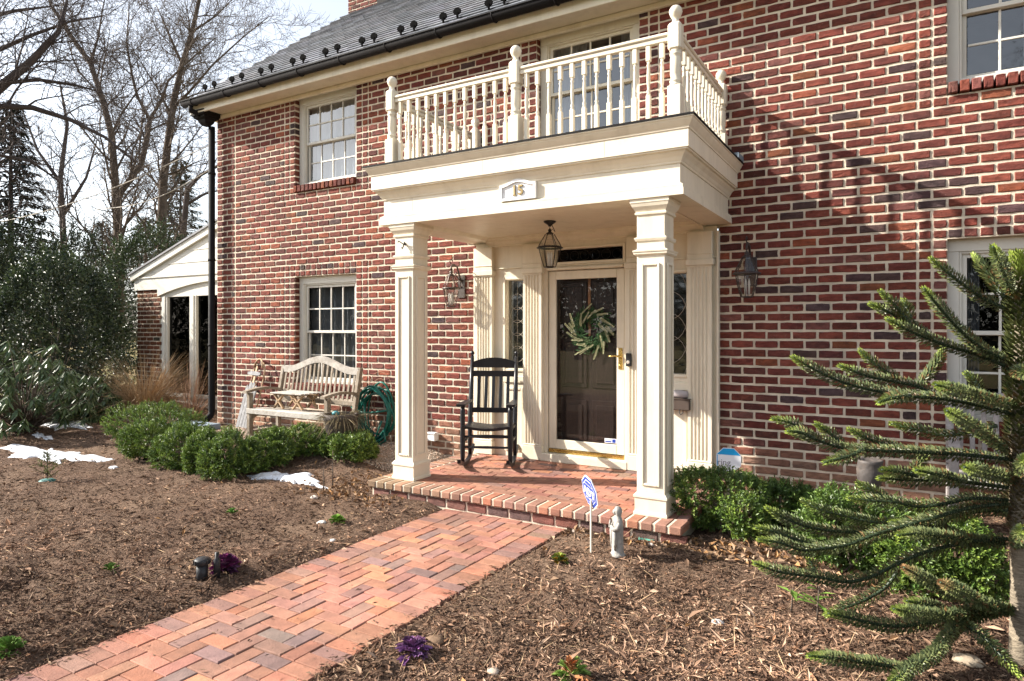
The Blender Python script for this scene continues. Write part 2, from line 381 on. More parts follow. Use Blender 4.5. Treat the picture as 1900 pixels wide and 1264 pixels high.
def build_ground():
    xs = axis(-260, 260, -9.6, 2.6, 0.045); ys = axis(-260, 320, -6.2, 0.4, 0.045)
    nx, ny = len(xs), len(ys); V = np.zeros((nx * ny, 3), np.float32); k = 0
    for y in ys:
        for x in xs:
            V[k] = (x, y, gz(x, y) if (-16 < x < 8 and -9 < y < 3) else 0.12 * smooth01(2, 12, y)); k += 1
    i = np.arange(nx * ny).reshape(ny, nx)
    F = np.stack([i[:-1, :-1], i[:-1, 1:], i[1:, 1:], i[1:, :-1]], -1).reshape(-1, 4)
    me = np_mesh('ground', V, F, smooth=True)
    m = bpy.data.materials.new('mulch_ground'); m.use_nodes = True; t = m.node_tree; b = t.nodes['Principled BSDF']
    tc = t.nodes.new('ShaderNodeTexCoord'); vec = tc.outputs['Object']
    c = ramp2(t, noise_(t, vec, 55, 5, 0.75), (0.030, 0.018, 0.013), (0.23, 0.150, 0.105), 0.32, 0.70)
    c = mixc(t, c, (0.27, 0.19, 0.13), ramp2(t, noise_(t, vec, 1.3, 5), (0, 0, 0), (0.45,) * 3, 0.45, 0.75))
    # pale pea gravel by the bench, tan winter lawn far off
    sp = t.nodes.new('ShaderNodeSeparateXYZ'); t.links.new(vec, sp.inputs[0])
    def mr(sock, a, b_):
        r = t.nodes.new('ShaderNodeMapRange'); r.inputs[1].default_value = a; r.inputs[2].default_value = b_; t.links.new(sock, r.inputs[0]); return r.outputs[0]
    def mul(a, b_):
        r = t.nodes.new('ShaderNodeMath'); r.operation = 'MULTIPLY'; t.links.new(a, r.inputs[0]); t.links.new(b_, r.inputs[1]); return r.outputs[0]
    g = mul(mr(sp.outputs['Y'], -1.05, -0.85), mul(mr(sp.outputs['X'], -8.5, -8.0), mr(sp.outputs['X'], -4.3, -4.5)))
    gc = ramp2(t, noise_(t, vec, 70, 6, 0.7), (0.16, 0.12, 0.09), (0.60, 0.47, 0.37), 0.3, 0.6); c = mixc(t, c, gc, g)
    far = t.nodes.new('ShaderNodeMath'); far.operation = 'MAXIMUM'
    t.links.new(mr(sp.outputs['Y'], 1.5, 2.2), far.inputs[0])
    fx = t.nodes.new('ShaderNodeMath'); fx.operation = 'MAXIMUM'
    t.links.new(mr(sp.outputs['X'], -13.5, -15), fx.inputs[0]); t.links.new(mr(sp.outputs['Y'], -8.2, -8.8), fx.inputs[1]); t.links.new(fx.outputs[0], far.inputs[1])
    lc = ramp2(t, noise_(t, vec, 30, 8, 0.7), (0.16, 0.12, 0.06), (0.36, 0.28, 0.15), 0.35, 0.65)
    lc = mixc(t, lc, (0.13, 0.15, 0.05), ramp2(t, noise_(t, vec, 0.6, 4), (0, 0, 0), (0.7,) * 3, 0.45, 0.6)); c = mixc(t, c, lc, far.outputs[0])
    t.links.new(c, b.inputs['Base Color']); b.inputs['Roughness'].default_value = 0.95; b.inputs['Specular IOR Level'].default_value = 0.1
    bp = t.nodes.new('ShaderNodeBump'); bp.inputs['Strength'].default_value = 0.9; bp.inputs['Distance'].default_value = 0.02
    t.links.new(noise_(t, vec, 60, 8, 0.7), bp.inputs['Height']); t.links.new(bp.outputs[0], b.inputs['Normal'])
    o = new_obj('ground', me, m, None); o['kind'] = 'structure'; return o
build_ground()

# ------------------------------------------------------------------ bricks
def brick_geo(w, h, d, rg, jit=0.0062, crown=0.0026):
    """irregular hand-made brick, front face towards -Y, centred in x and z, front at y=0"""
    hw, hh = w / 2, h / 2; j = lambda: rg.uniform(0, jit); c = rg.uniform(0.002, 0.011)
    P = [(-hw + c * .4 + j() * .5, -hh + c * .4 + j() * .5), (-hw * .35, -hh + j()), (hw * .35, -hh + j()), (hw - c * .4 - j() * .5, -hh + c * .4 + j() * .5), (hw - j(), 0),
         (hw - c * .4 - j() * .5, hh - c * .4 - j() * .5), (hw * .35, hh - j()), (-hw * .35, hh - j()), (-hw + c * .4 + j() * .5, hh - c * .4 - j() * .5), (-hw + j(), 0)]
    n = len(P); V = []
    for (x, z) in P: V.append((x, d, z))
    for (x, z) in P: V.append((x, 0.005 + rg.uniform(-.001, .001), z))
    ix = max(0.0, 1 - 0.011 / w); iz = max(0.0, 1 - 0.011 / h)
    for (x, z) in P: V.append((x * ix, rg.uniform(-crown, crown), z * iz))
    V.append((rg.uniform(-.2, .2) * w, rg.uniform(-crown, crown), rg.uniform(-.2, .2) * h))
    F = []
    for i in range(n):
        k = (i + 1) % n
        F.append((i, k, n + k, n + i)); F.append((n + i, n + k, 2 * n + k, 2 * n + i)); F.append((2 * n + i, 2 * n + k, 3 * n))
    return V, F
PAL = [((0.178, 0.051, 0.037), 40), ((0.146, 0.043, 0.034), 30), ((0.105, 0.036, 0.031), 11), ((0.072, 0.046, 0.047), 5), ((0.235, 0.076, 0.043), 10), ((0.17, 0.070, 0.060), 10)]
def pick(pal, rg):
    t = rg.uniform(0, sum(p[1] for p in pal))
    for c, wgt in pal:
        t -= wgt
        if t <= 0: break
    f = rg.uniform(0.82, 1.2); return tuple(min(1, max(0, x * f * rg.uniform(.94, 1.06))) for x in c)
def put(mb, geo, T, col):
    V, F = geo; n = len(mb.v); mb.cur = col
    mb.v += [T(p) for p in V]
    for f in F: mb.face([n + i for i in f])
CH, CM, CP = 0.0826, 0.213, 0.0743
SD = 0.205                                              # width of the two stacked half-brick columns beside windows
WIN = {'UL': (-7.28, -6.13, 3.465, 4.9), 'UC': (-3.46, -2.29, 3.465, 4.9), 'UR': (0.31, 1.47, 3.465, 4.9),
       'LL': (-7.28, -6.13, 0.735, 2.3045), 'LR': (0.31, 1.47, 0.735, 2.3045)}
ENTRY = (-4.235, -1.505, -1, 2.552)
HX0, HX1, HZ1 = -8.98, 2.7, 4.815

house = thing('brick_house', 'red brick colonial house with cream columned portico and balcony', 'house', (-2.86, 0, 0))
HO = Vector(house.location)
def build_wall():
    ops = list(WIN.values()) + [ENTRY]
    mb = MB(); mb.cur = (1, 1, 1)
    xs = sorted({HX0, HX1, *[o[0] for o in ops], *[o[1] for o in ops]}); zs = sorted({-0.2, HZ1, *[o[2] for o in ops if o[2] > 0], *[o[3] for o in ops if o[3] < HZ1]})
    YM = 0.0085
    for a, b in zip(xs[:-1], xs[1:]):
        for c, d in zip(zs[:-1], zs[1:]):
            mx, mz = (a + b) / 2, (c + d) / 2
            if any(o[0] < mx < o[1] and o[2] < mz < o[3] for o in ops): continue
            mb.quad((a, YM, c), (b, YM, c), (b, YM, d), (a, YM, d))
    for o in ops:
        z0, z1 = max(o[2], -.2), min(o[3], HZ1); y1 = 0.16
        e_ = .007 if o is not ENTRY else 0
        mb.quad((o[0] - e_, YM, z0), (o[0] - e_, YM, z1), (o[0] - e_, y1, z1), (o[0] - e_, y1, z0)); mb.quad((o[1] + e_, YM, z0), (o[1] + e_, y1, z0), (o[1] + e_, y1, z1), (o[1] + e_, YM, z1))
        mb.quad((o[0], YM, z1), (o[1], YM, z1), (o[1], y1, z1), (o[0], y1, z1))
        if o[2] > 0: mb.quad((o[0], YM, z0), (o[0], y1, z0), (o[1], y1, z0), (o[1], YM, z0))
    mb.quad((HX0, YM, -.2), (HX0, YM, HZ1), (HX0, 9, HZ1), (HX0, 9, -.2)); mb.quad((HX1, YM, -.2), (HX1, 9, -.2), (HX1, 9, HZ1), (HX1, YM, HZ1))
    wall = mb.build('wall', MORTAR, house)
    rg = random.Random(3); bricks = []                 # (x0, x1, z0, z1, depth, y offset, full)
    def fill(a, b, k):
        if b - a < 0.05: return
        z0 = CP + k * CH; off = -1.1806 + (0 if k % 2 == 0 else CM / 2)
        n = math.ceil((a - off) / CM + 1e-6); cuts = [a]; x = off + n * CM
        while x < b - 1e-6: cuts.append(x); x += CM
        cuts.append(b)
        if len(cuts) > 2 and cuts[1] - cuts[0] < 0.055: cuts.pop(1)
        if len(cuts) > 2 and cuts[-1] - cuts[-2] < 0.055: cuts.pop(-2)
        for p, q in zip(cuts[:-1], cuts[1:]): bricks.append((p, q, z0, z0 + CH, 0.03, 0.0, abs(q - p - CM) < 1e-4))
    k = -1
    while CP + k * CH < HZ1 - 0.02:
        zc = CP + (k + .5) * CH; ex = [(ENTRY[0], ENTRY[1])] if zc < ENTRY[3] else []
        for n, o in WIN.items():
            low = n[0] == 'L'; top = o[3] + (2 * CH if low else 0)
            if o[2] - 1.2 * CH < zc < top:
                ex.append((o[0] - SD, o[1] + SD)); h = SD / 2
                z0 = CP + k * CH
                for (p, q, dp) in ((o[0] - SD, o[0] - h, .03), (o[0] - h, o[0] + .006, .13), (o[1] - .006, o[1] + h, .13), (o[1] + h, o[1] + SD, .03)):
                    bricks.append((p, q, z0, z0 + CH, dp, 0.0, False))
                if zc < o[2]: 
                    m = 5; st = (o[1] - o[0]) / 5.4; x = o[0]
                    while x < o[1] - .02: bricks.append((x, min(o[1], x + st), z0, z0 + CH, .03, 0, False)); x += st
                elif low and zc > o[3]:
                    m = 11; st = (o[1] - o[0]) / m
                    for i in range(m): bricks.append((o[0] + i * st, o[0] + (i + 1) * st, z0, z0 + CH, .14, -.002, False))
        ex.append((-8.565, -8.555)); ex.sort(); a = HX0
        for p, q in ex:
            if p > a: fill(a, p, k)
            a = max(a, q)
        fill(a, HX1, k); k += 1
    JT = 0.0140
    def score(b):
        c = ((b[0] + b[1]) / 2, 0, (b[2] + b[3]) / 2)
        return (1 if in_view(c, 0) else 0) * (b[1] - b[0]) / depth_of(c) ** 2
    order = sorted(range(len(bricks)), key=lambda i: -score(bricks[i]) if bricks[i][6] else 0)
    single = set(i for i in order[:300] if bricks[i][6])
    pool = []
    for i in range(60):
        mb = MB(); put(mb, brick_geo(CM - JT, CH - JT, 0.03, rg), lambda p: p, pick(PAL, rg)); pool.append(mb.mesh('brick')); pool[-1].materials.append(BRICK)
    rest = MB()
    for i, b in enumerate(bricks):
        zc = (b[2] + b[3]) / 2; xc = (b[0] + b[1]) / 2
        yo = b[5] + rg.uniform(-.0025, .002)
        if i in single and zc > 0.62:
            new_obj('brick', rg.choice(pool), None, wall, Vector((xc, yo, zc)) - HO)
        else:
            c = pick(PAL, rg)
            if zc < 0.62:
                f = smooth01(0.62, 0.25, zc + rg.uniform(-.08, .08)) * .75; c = tuple(u * (1 - f) + v * f for u, v in zip(c, (0.36, 0.22, 0.15)))
            z0 = b[2]; g = brick_geo(b[1] - b[0] - JT, b[3] - z0 - JT, b[4], rg)
            put(rest, g, lambda p: (p[0] + xc, p[1] + yo, p[2] + zc), c)
    o = rest.build('brick_field', BRICK, wall); o['kind'] = 'stuff'
    # rowlock sills
    for n, w_ in WIN.items():
        x0, x1, z0 = w_[0], w_[1], w_[2]; m = 15; st = (x1 - x0) / m; z1 = z0 + .095
        for i in range(m):
            mb = MB(); xc = x0 + (i + .5) * st; g = brick_geo(st - .011, .092, .2, rg, .003)
            sl_ = -.12
            put(mb, g, lambda p: (p[0] + xc, p[1] - .035, p[2] + z0 + .05 + (0.10 * (p[1]) if p[2] > 0 else 0)), pick(PAL, rg))
            mb.build('sill_brick', BRICK, wall)
    return wall
wall = build_wall()

def window(key, curtain, trim):
    x0, x1, zb, zt = WIN[key]; z0 = zb + .10; z1 = min(zt, 4.80); y = 0.085; cw = .085; ct = .10
    f = MB()
    f.bbox(x0 + .002, x0 + cw, y, y + .07, z0, z1 - ct); f.bbox(x1 - cw, x1 - .002, y, y + .07, z0, z1 - ct); f.bbox(x0 + .002, x1 - .002, y - .002, y + .07, z1 - ct, z1 - .001)
    f.bbox(x0 + cw, x1 - cw, y + .004, y + .1, z0 - .015, z0 + .045)
    sx0, sx1, s0, s1 = x0 + cw, x1 - cw, z0 + .045, z1 - ct
    for (a, b, c, d) in ((sx0, sx0 + .018, s0, s1), (sx1 - .018, sx1, s0, s1), (sx0 + .018, sx1 - .018, s1 - .018, s1)): f.bbox(a, b, y + .012, y + .06, c, d, .003)
    root = f.build('window', trim, house)
    sx0 += .02; sx1 -= .02; zm = (s0 + s1) / 2
    for (nm, a, b, yy, inset) in (('upper_sash', zm - .015, s1 - .018, y + .034, 0), ('lower_sash', s0 + .002, zm + .015, y + .068, .0)):
        s = MB(); st = .034
        s.bbox(sx0, sx0 + st, yy, yy + .03, a, b, .002); s.bbox(sx1 - st, sx1, yy, yy + .03, a, b, .002)
        s.bbox(sx0 + st, sx1 - st, yy, yy + .03, a, a + .034, .002); s.bbox(sx0 + st, sx1 - st, yy, yy + .03, b - .034, b, .002)
        gx0, gx1, ga, gb = sx0 + st, sx1 - st, a + .034, b - .034; pw = (gx1 - gx0) / 4; ph = (gb - ga) / 2
        for i in (1, 2, 3): s.bbox(gx0 + i * pw - .009, gx0 + i * pw + .009, yy + .004, yy + .026, ga, gb, .002)
        for i in range(4): s.bbox(gx0 + i * pw + .0092, gx0 + (i + 1) * pw - .0092, yy + .005, yy + .025, (ga + gb) / 2 - .009, (ga + gb) / 2 + .009, .002)
        s.build(nm, trim, root)
        for i in range(4):
            for j in range(2):
                p = MB(); tl = R.uniform(-.004, .004)
                xa, xb, za, zb_ = gx0 + i * pw + .006, gx0 + (i + 1) * pw - .006, ga + j * ph + .006, ga + (j + 1) * ph - .006
                p.quad((xa, yy + .014, za), (xb, yy + .014 + tl * .3, za), (xb, yy + .014 + tl * .3 + .001, zb_), (xa, yy + .015, zb_)); p.build('pane', PANE if key[0] == 'U' else SCREENED, root)
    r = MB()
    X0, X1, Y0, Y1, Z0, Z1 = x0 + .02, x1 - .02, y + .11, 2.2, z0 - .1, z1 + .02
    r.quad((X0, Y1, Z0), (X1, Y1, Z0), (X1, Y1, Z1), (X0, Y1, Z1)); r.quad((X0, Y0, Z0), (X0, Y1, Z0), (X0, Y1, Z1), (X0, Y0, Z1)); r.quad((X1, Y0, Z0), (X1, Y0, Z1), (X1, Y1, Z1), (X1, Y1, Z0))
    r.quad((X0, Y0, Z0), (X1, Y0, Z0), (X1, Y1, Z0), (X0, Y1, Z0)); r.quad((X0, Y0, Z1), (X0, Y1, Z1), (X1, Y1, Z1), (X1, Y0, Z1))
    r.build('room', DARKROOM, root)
    for (a, b, m) in curtain:
        c = MB(); c.smooth = True; n = 60; ca, cb = x0 + (x1 - x0) * a, x0 + (x1 - x0) * b; n0 = len(c.v)
        for i in range(n + 1):
            xx = ca + (cb - ca) * i / n; yy = y + .17 + .018 * math.sin(i * 1.05) + .01 * math.sin(i * .37 + 1)
            c.v += [(xx, yy, z0 - .05), (xx, yy, z1 - .02)]
        for i in range(n): c.face((n0 + 2 * i, n0 + 2 * i + 2, n0 + 2 * i + 3, n0 + 2 * i + 1))
        c.build('curtain', m, root)
window('UL', [(0, 1, CURTAIN)], TRIM); window('LL', [(0.0, 1.0, GREYSCREEN)], TRIM); window('UC', [(0, .42, CURTAIN), (.75, 1, CURTAIN)], PAINT)
window('UR', [(.45, 1, GREYSCREEN)], TRIM); window('LR', [(0, .2, GREYSCREEN), (.8, 1, GREYSCREEN)], TRIM)

# ------------------------------------------------------------------ eave, roof, gutter, chimney
EY, EZ, PT = -0.40, 4.945, 0.80
mb = MB(); mb.quad((HX0 - .12, -.30, HZ1 - .012), (HX1, -.30, HZ1 - .012), (HX1, .17, HZ1 - .012), (HX0 - .12, .17, HZ1 - .012)); mb.bbox(HX0 - .1, HX1, -.045, .005, HZ1 - .07, HZ1 - .014, .01); mb.build('soffit', PAINT, house)
mb = MB(); mb.bbox(HX0 - .14, HX1, -.325, -.298, HZ1 - .04, EZ - .01, .004); mb.box(HX0 - .17, HX0 - .14, -.325, 9, HZ1 - .04, EZ + .02); mb.build('fascia', PAINT, house)
def gutter():
    g = MB(); g.smooth = True; n = 10; r = .068; yc, zc = -.405, 4.925; X0, X1 = HX0 - .2, HX1; pts = []
    for i in range(n + 1):
        a = math.pi * i / n; pts.append((yc - r * math.cos(a), zc - r * math.sin(a)))
    pts2 = [(yc - (r - .006) * math.cos(math.pi * i / n), zc - (r - .006) * math.sin(math.pi * i / n)) for i in range(n + 1)][::-1]
    g.prism(pts + pts2, 'x', X0, X1); g.smooth = False; g.prism(pts, 'x', X0 - .003, X0 + .003)
    g.tube([(X0, yc - r - .003, zc + .003), (X1, yc - r - .003, zc + .003)], .008, 6)
    o = g.build('gutter', DARKMETAL, house); x = HX0 + .05
    while x < HX1:
        b = MB(); rr = r + .006
        b.tube([(x, yc - rr * math.cos(math.pi * i / 10), zc - rr * math.sin(math.pi * i / 10)) for i in range(11)] + [(x, yc + rr, zc + .03)], .008, 6)
        b.build('gutter_bracket', DARKMETAL, o); x += 0.74
gutter()
def downspout():
    x, y = HX0 + .02, -.10; d = MB()
    d.tube([(x - .06, -.40, 4.87), (x - .06, -.40, 4.80), (x - .03, -.28, 4.76)], .04, 10)
    d.tube([(x, y, 4.62), (x, y, .34), (x, y - .02, .28), (x + .02, y - .16, .19)], .048, 12)
    for z in (1.32, 2.6, 3.9): d.lathe([(.053, z), (.056, z + .02), (.053, z + .04)], x, y, 12)
    o = d.build('downspout', DARKMETAL, house); h = MB()
    h.sweep_ring([(-.01, 4.62), (.02, 4.66), (.035, 4.70), (.07, 4.72), (.075, 4.745), (.10, 4.75), (.105, 4.80), (.12, 4.80), (.12, 4.815)], x - .03, -.17, .055, .05)
    h.build('conductor_head', DARKMETAL, o)
downspout()
def roof():
    X0, X1, Y1 = HX0 - .17, HX1, 4.2; rz = lambda y: EZ + PT * (y - EY)
    m = MB(); m.quad((X0, EY, EZ), (X1, EY, EZ), (X1, Y1, rz(Y1)), (X0, Y1, rz(Y1))); m.quad((X0, Y1, rz(Y1)), (X1, Y1, rz(Y1)), (X1, 9, EZ), (X0, 9, EZ))
    m.quad((X0, EY, EZ), (X0, Y1, rz(Y1)), (X0, 9, EZ)); ro = m.build('roof', SLATE, house)
    sl_ = math.hypot(1, PT); ex = .155; wd = .255; rg = random.Random(8); items = []
    rows = int((Y1 - EY) * sl_ / ex); pool = []
    for i in range(24):
        b = MB(); g = rg.uniform(.7, 1.35); b.cur = (g * rg.uniform(.95, 1.05), g, g * rg.uniform(.97, 1.06)); hw = wd / 2 - .003; L = ex * 1.5
        t0 = .012 + rg.uniform(0, .004); j = rg.uniform(-.006, .006); y0 = rg.uniform(-.004, .004)
        P = [(-hw, y0 - j * .5, 0), (hw, y0 + j * .5, 0), (hw, L, 0), (-hw, L, 0), (-hw, y0 - j * .5, t0), (hw, y0 + j * .5, t0), (hw, L, .002), (-hw, L, .002)]
        b.v += P
        for q in ((0, 3, 2, 1), (4, 5, 6, 7), (0, 1, 5, 4), (1, 2, 6, 5), (2, 3, 7, 6), (3, 0, 4, 7)): b.face(q)
        pool.append(b)
    tilt = math.atan(PT) - .045
    for r_ in range(rows):
        s = -.03 + r_ * ex; y = EY + s / sl_; z = EZ + s * PT / sl_ + .006; x = X0 + (wd / 2 if r_ % 2 else 0)
        while x < X1 - .05:
            c = (x + wd / 2, y, z)
            if in_view(c, 150): items.append((c, 1.0 / depth_of(c) ** 2 if in_view(c, 5) else 0))
            x += wd
    items.sort(key=lambda t: -t[1]); ms = [b.mesh('slate') for b in pool]
    for me in ms: me.materials.append(SLATE)
    rest = MB(); M0 = Matrix.Rotation(tilt, 4, 'X')
    for i, (c, s_) in enumerate(items):
        k = rg.randrange(24)
        if i < 300 and s_ > 0:
            o = new_obj('slate', ms[k], None, ro, Vector(c) - HO); o.rotation_euler = (tilt, 0, rg.uniform(-.006, .006))
        else:
            b = pool[k]; n = len(rest.v); rest.v += [tuple(M0 @ Vector(p) + Vector(c)) for p in b.v]; rest.cur = b.cur
            for f in b.f: rest.face([n + q for q in f])
    o = rest.build('slate_field', SLATE, ro); o['kind'] = 'stuff'
    # snow guards: little cast clips in pairs above the gutter
    x = HX0 + .12; i = 0
    while x < -1.5:
        for dx in (0, .17):
            s = .17 + rg.uniform(-.01, .01) + (.045 if dx else 0); px = x + dx; y = EY + s / sl_; z = EZ + s * PT / sl_ + .02
            g = MB(); g.bar((px, y + .06, z + .045), (px, y, z + .005), .025, .006); g.bar((px, y - .005, z), (px, y - .02, z + .05), .02, .008)
            n0 = len(g.v); nn = 10
            ring = [(px + .042 * math.cos(2 * math.pi * q / nn), y - .02 - .004 * math.sin(2 * math.pi * q / nn), z + .06 + .032 * math.sin(2 * math.pi * q / nn)) for q in range(nn)]
            g.v += ring + [(a, b_ + .014, c_) for a, b_, c_ in ring]; g.face([n0 + q for q in range(nn)][::-1]); g.face([n0 + nn + q for q in range(nn)])
            for q in range(nn): g.face((n0 + q, n0 + (q + 1) % nn, n0 + nn + (q + 1) % nn, n0 + nn + q))
            g.v = [tuple(Vector((px, y, z)) + (Vector(q) - Vector((px, y, z))) * 1.25) for q in g.v]; g.build('snow_guard', GUARD, house)
        x += .62; i += 1
    # chimney at the gable end
    cx0, cx1, cy0, cy1 = HX0 - .19, HX0 + .62, 2.95, 3.75; ch = MB(); ch.box(cx0 + .01, cx1 - .01, cy0 + .01, cy1 - .01, 6.4, 10.6); c_o = ch.build('chimney', MORTAR, house)
    bm = MB(); z = 6.6; k = 0
    while z < 10.5:
        for (a, b, fx) in ((cx0, cx1, 'f'), (cy0, cy1, 'r')):
            x = a - (CM / 2 if k % 2 else 0)
            while x < b - .01:
                p, q = max(a, x), min(b, x + CM)
                if q - p > .03:
                    g = brick_geo(q - p - .012, CH - .012, .02, rg); xc = (p + q) / 2; zc = z + CH / 2
                    if fx == 'f': put(bm, g, lambda v: (v[0] + xc, v[1] + cy0, v[2] + zc), pick(PAL, rg))
                    else: put(bm, g, lambda v: (cx1 - v[1], v[0] + xc, v[2] + zc), pick(PAL, rg))
                x += CM
        z += CH; k += 1
    o = bm.build('chimney_brick_field', BRICK, c_o); o['kind'] = 'stuff'
    fl = MB(); fl.box(cx1 - .02, cx1 + .25, cy0 - .05, cy1, 7.0, 8.35); fl.build('chimney_flashing', DARKMETAL, c_o)
roof()

# ------------------------------------------------------------------ portico
XC = -2.845; FH = 1.43; FY = -1.56
xl, xr = XC - FH, XC + FH
def portico():
    e = MB()
    e.sweep_u([(.035, 2.563), (.035, 2.612), (.028, 2.618), (.03, 2.64), (.012, 2.650), (.0, 2.656), (0, 2.80)], xl, xr, FY, .03)
    e.quad((xl - .035, .03, 2.563), (xl - .035, FY - .035, 2.563), (xl + .22, FY + .22, 2.563), (xl + .22, .03, 2.563))
    e.quad((xr + .035, .03, 2.563), (xr - .22, .03, 2.563), (xr - .22, FY + .22, 2.563), (xr + .035, FY - .035, 2.563))
    e.quad((xl - .035, FY - .035, 2.563), (xr + .035, FY - .035, 2.563), (xr - .22, FY + .22, 2.563), (xl + .22, FY + .22, 2.563))
    ent = e.build('entablature', PAINT, house)
    c = MB()
    c.sweep_u([(0.001, 2.80), (.010, 2.802), (.012, 2.815), (.018, 2.822), (.03, 2.845), (.05, 2.868), (.055, 2.882), (.075, 2.884), (.075, 2.896), (.085, 2.896), (.085, 3.027), (.092, 3.027), (.094, 3.038), (.105, 3.052), (.122, 3.078), (.128, 3.092), (.135, 3.095), (.135, 3.104)], xl, xr, FY, .03)
    c.build('cornice', PAINT, ent)
    r = MB(); o = .142
    r.prism([(xl - o, .03), (xl - o, FY - o), (xr + o, FY - o), (xr + o, .03)], 'z', 3.105, 3.119); r.build('porch_roof', DARKMETAL, house)
    f = MB(); f.bbox(xr + .05, xr + .145, -.22, -.02, 3.12, 3.17, .004); f.build('flashing', SLAB, house)
    # ceiling with beams and a crown along the wall
    k = MB(); CZ = 2.60
    k.quad((xl + .2, FY + .2, CZ), (xr - .2, FY + .2, CZ), (xr - .2, 0, CZ), (xl + .2, 0, CZ))
    for s, X in ((1, xl + .22), (-1, xr - .22)): k.quad((X, FY + .22, 2.563), (X, FY + .22, CZ), (X, 0, CZ), (X, 0, 2.563))
    k.quad((xl + .22, FY + .22, 2.563), (xr - .22, FY + .22, 2.563), (xr - .22, FY + .22, CZ), (xl + .22, FY + .22, CZ))
    k.build('porch_ceiling', PAINT, house)
    cr = MB(); pr = [(-.035, 2.50), (-.05, 2.505), (-.052, 2.52), (-.075, 2.535), (-.10, 2.555), (-.105, 2.575), (-.125, 2.585), (-.13, 2.602), (.05, 2.602), (.05, 2.50)]
    cr.prism(pr, 'x', xl + .215, xr - .215)
    for X, sgn in ((xl + .22, 1), (xr - .22, -1)): cr.prism([(X, 2.555), (X + sgn * .035, 2.565), (X + sgn * .05, 2.585), (X + sgn * .06, 2.601), (X, 2.601)], 'y', FY + .22, -.13)
    cr.build('ceiling_crown', PAINT, house)
    for cxx in (XC - 1.2, XC + 1.2):
        cy = -1.43; hs = .11; c = MB()
        c.bbox(cxx - hs, cxx + hs, cy - hs, cy + hs, FZ + .1, 2.50, .004); col = c.build('column', PAINT, house)
        b = MB(); b.sweep_ring([(.022, FZ + .001), (.022, FZ + .02), (.016, FZ + .028), (.013, FZ + .034), (.0135, FZ + .13), (.022, FZ + .134), (.022, FZ + .15), (.012, FZ + .158), (.002, FZ + .17)], cxx, cy, hs, hs); b.build('base', PAINT, col)
        b = MB(); b.sweep_ring([(.002, 2.44), (.012, 2.446), (.014, 2.46), (.006, 2.466), (.012, 2.478), (.03, 2.505), (.038, 2.53), (.042, 2.534), (.042, 2.5625)], cxx, cy, hs, hs); b.build('capital', PAINT, col)
        for z in (2.132, 2.242):
            b = MB(); b.sweep_ring([(.001, z), (.012, z + .006), (.02, z + .014), (.02, z + .026), (.026, z + .03), (.028, z + .04), (.001, z + .052)] if z < 2.2 else [(.001, z), (.01, z + .004), (.016, z + .02), (.016, z + .028), (.001, z + .034)], cxx, cy, hs, hs); b.build('necking', PAINT, col)
        for ax, sg in (('y', -1), ('x', 1), ('x', -1), ('y', 1)):      # raised moulding of a sunk panel on each face
            p = MB(); h, z0, z1 = .073, .385, 2.075; t = .019
            def B(a0, a1, c0, c1, d):
                lo, hi = hs + .0005, hs + d
                if ax == 'y': y0, y1 = (cy - hi, cy - lo) if sg < 0 else (cy + lo, cy + hi); p.bbox(cxx + a0, cxx + a1, y0, y1, c0, c1, .005)
                else: x0, x1 = (cxx - hi, cxx - lo) if sg < 0 else (cxx + lo, cxx + hi); p.bbox(x0, x1, cy + a0, cy + a1, c0, c1, .005)
            B(-h, -h + t, z0, z1, .013); B(h - t, h, z0, z1, .013); B(-h + t, h - t, z0, z0 + t, .0125); B(-h + t, h - t, z1 - t, z1, .0125)
            p.build('panel_moulding', PAINT, col)
portico()
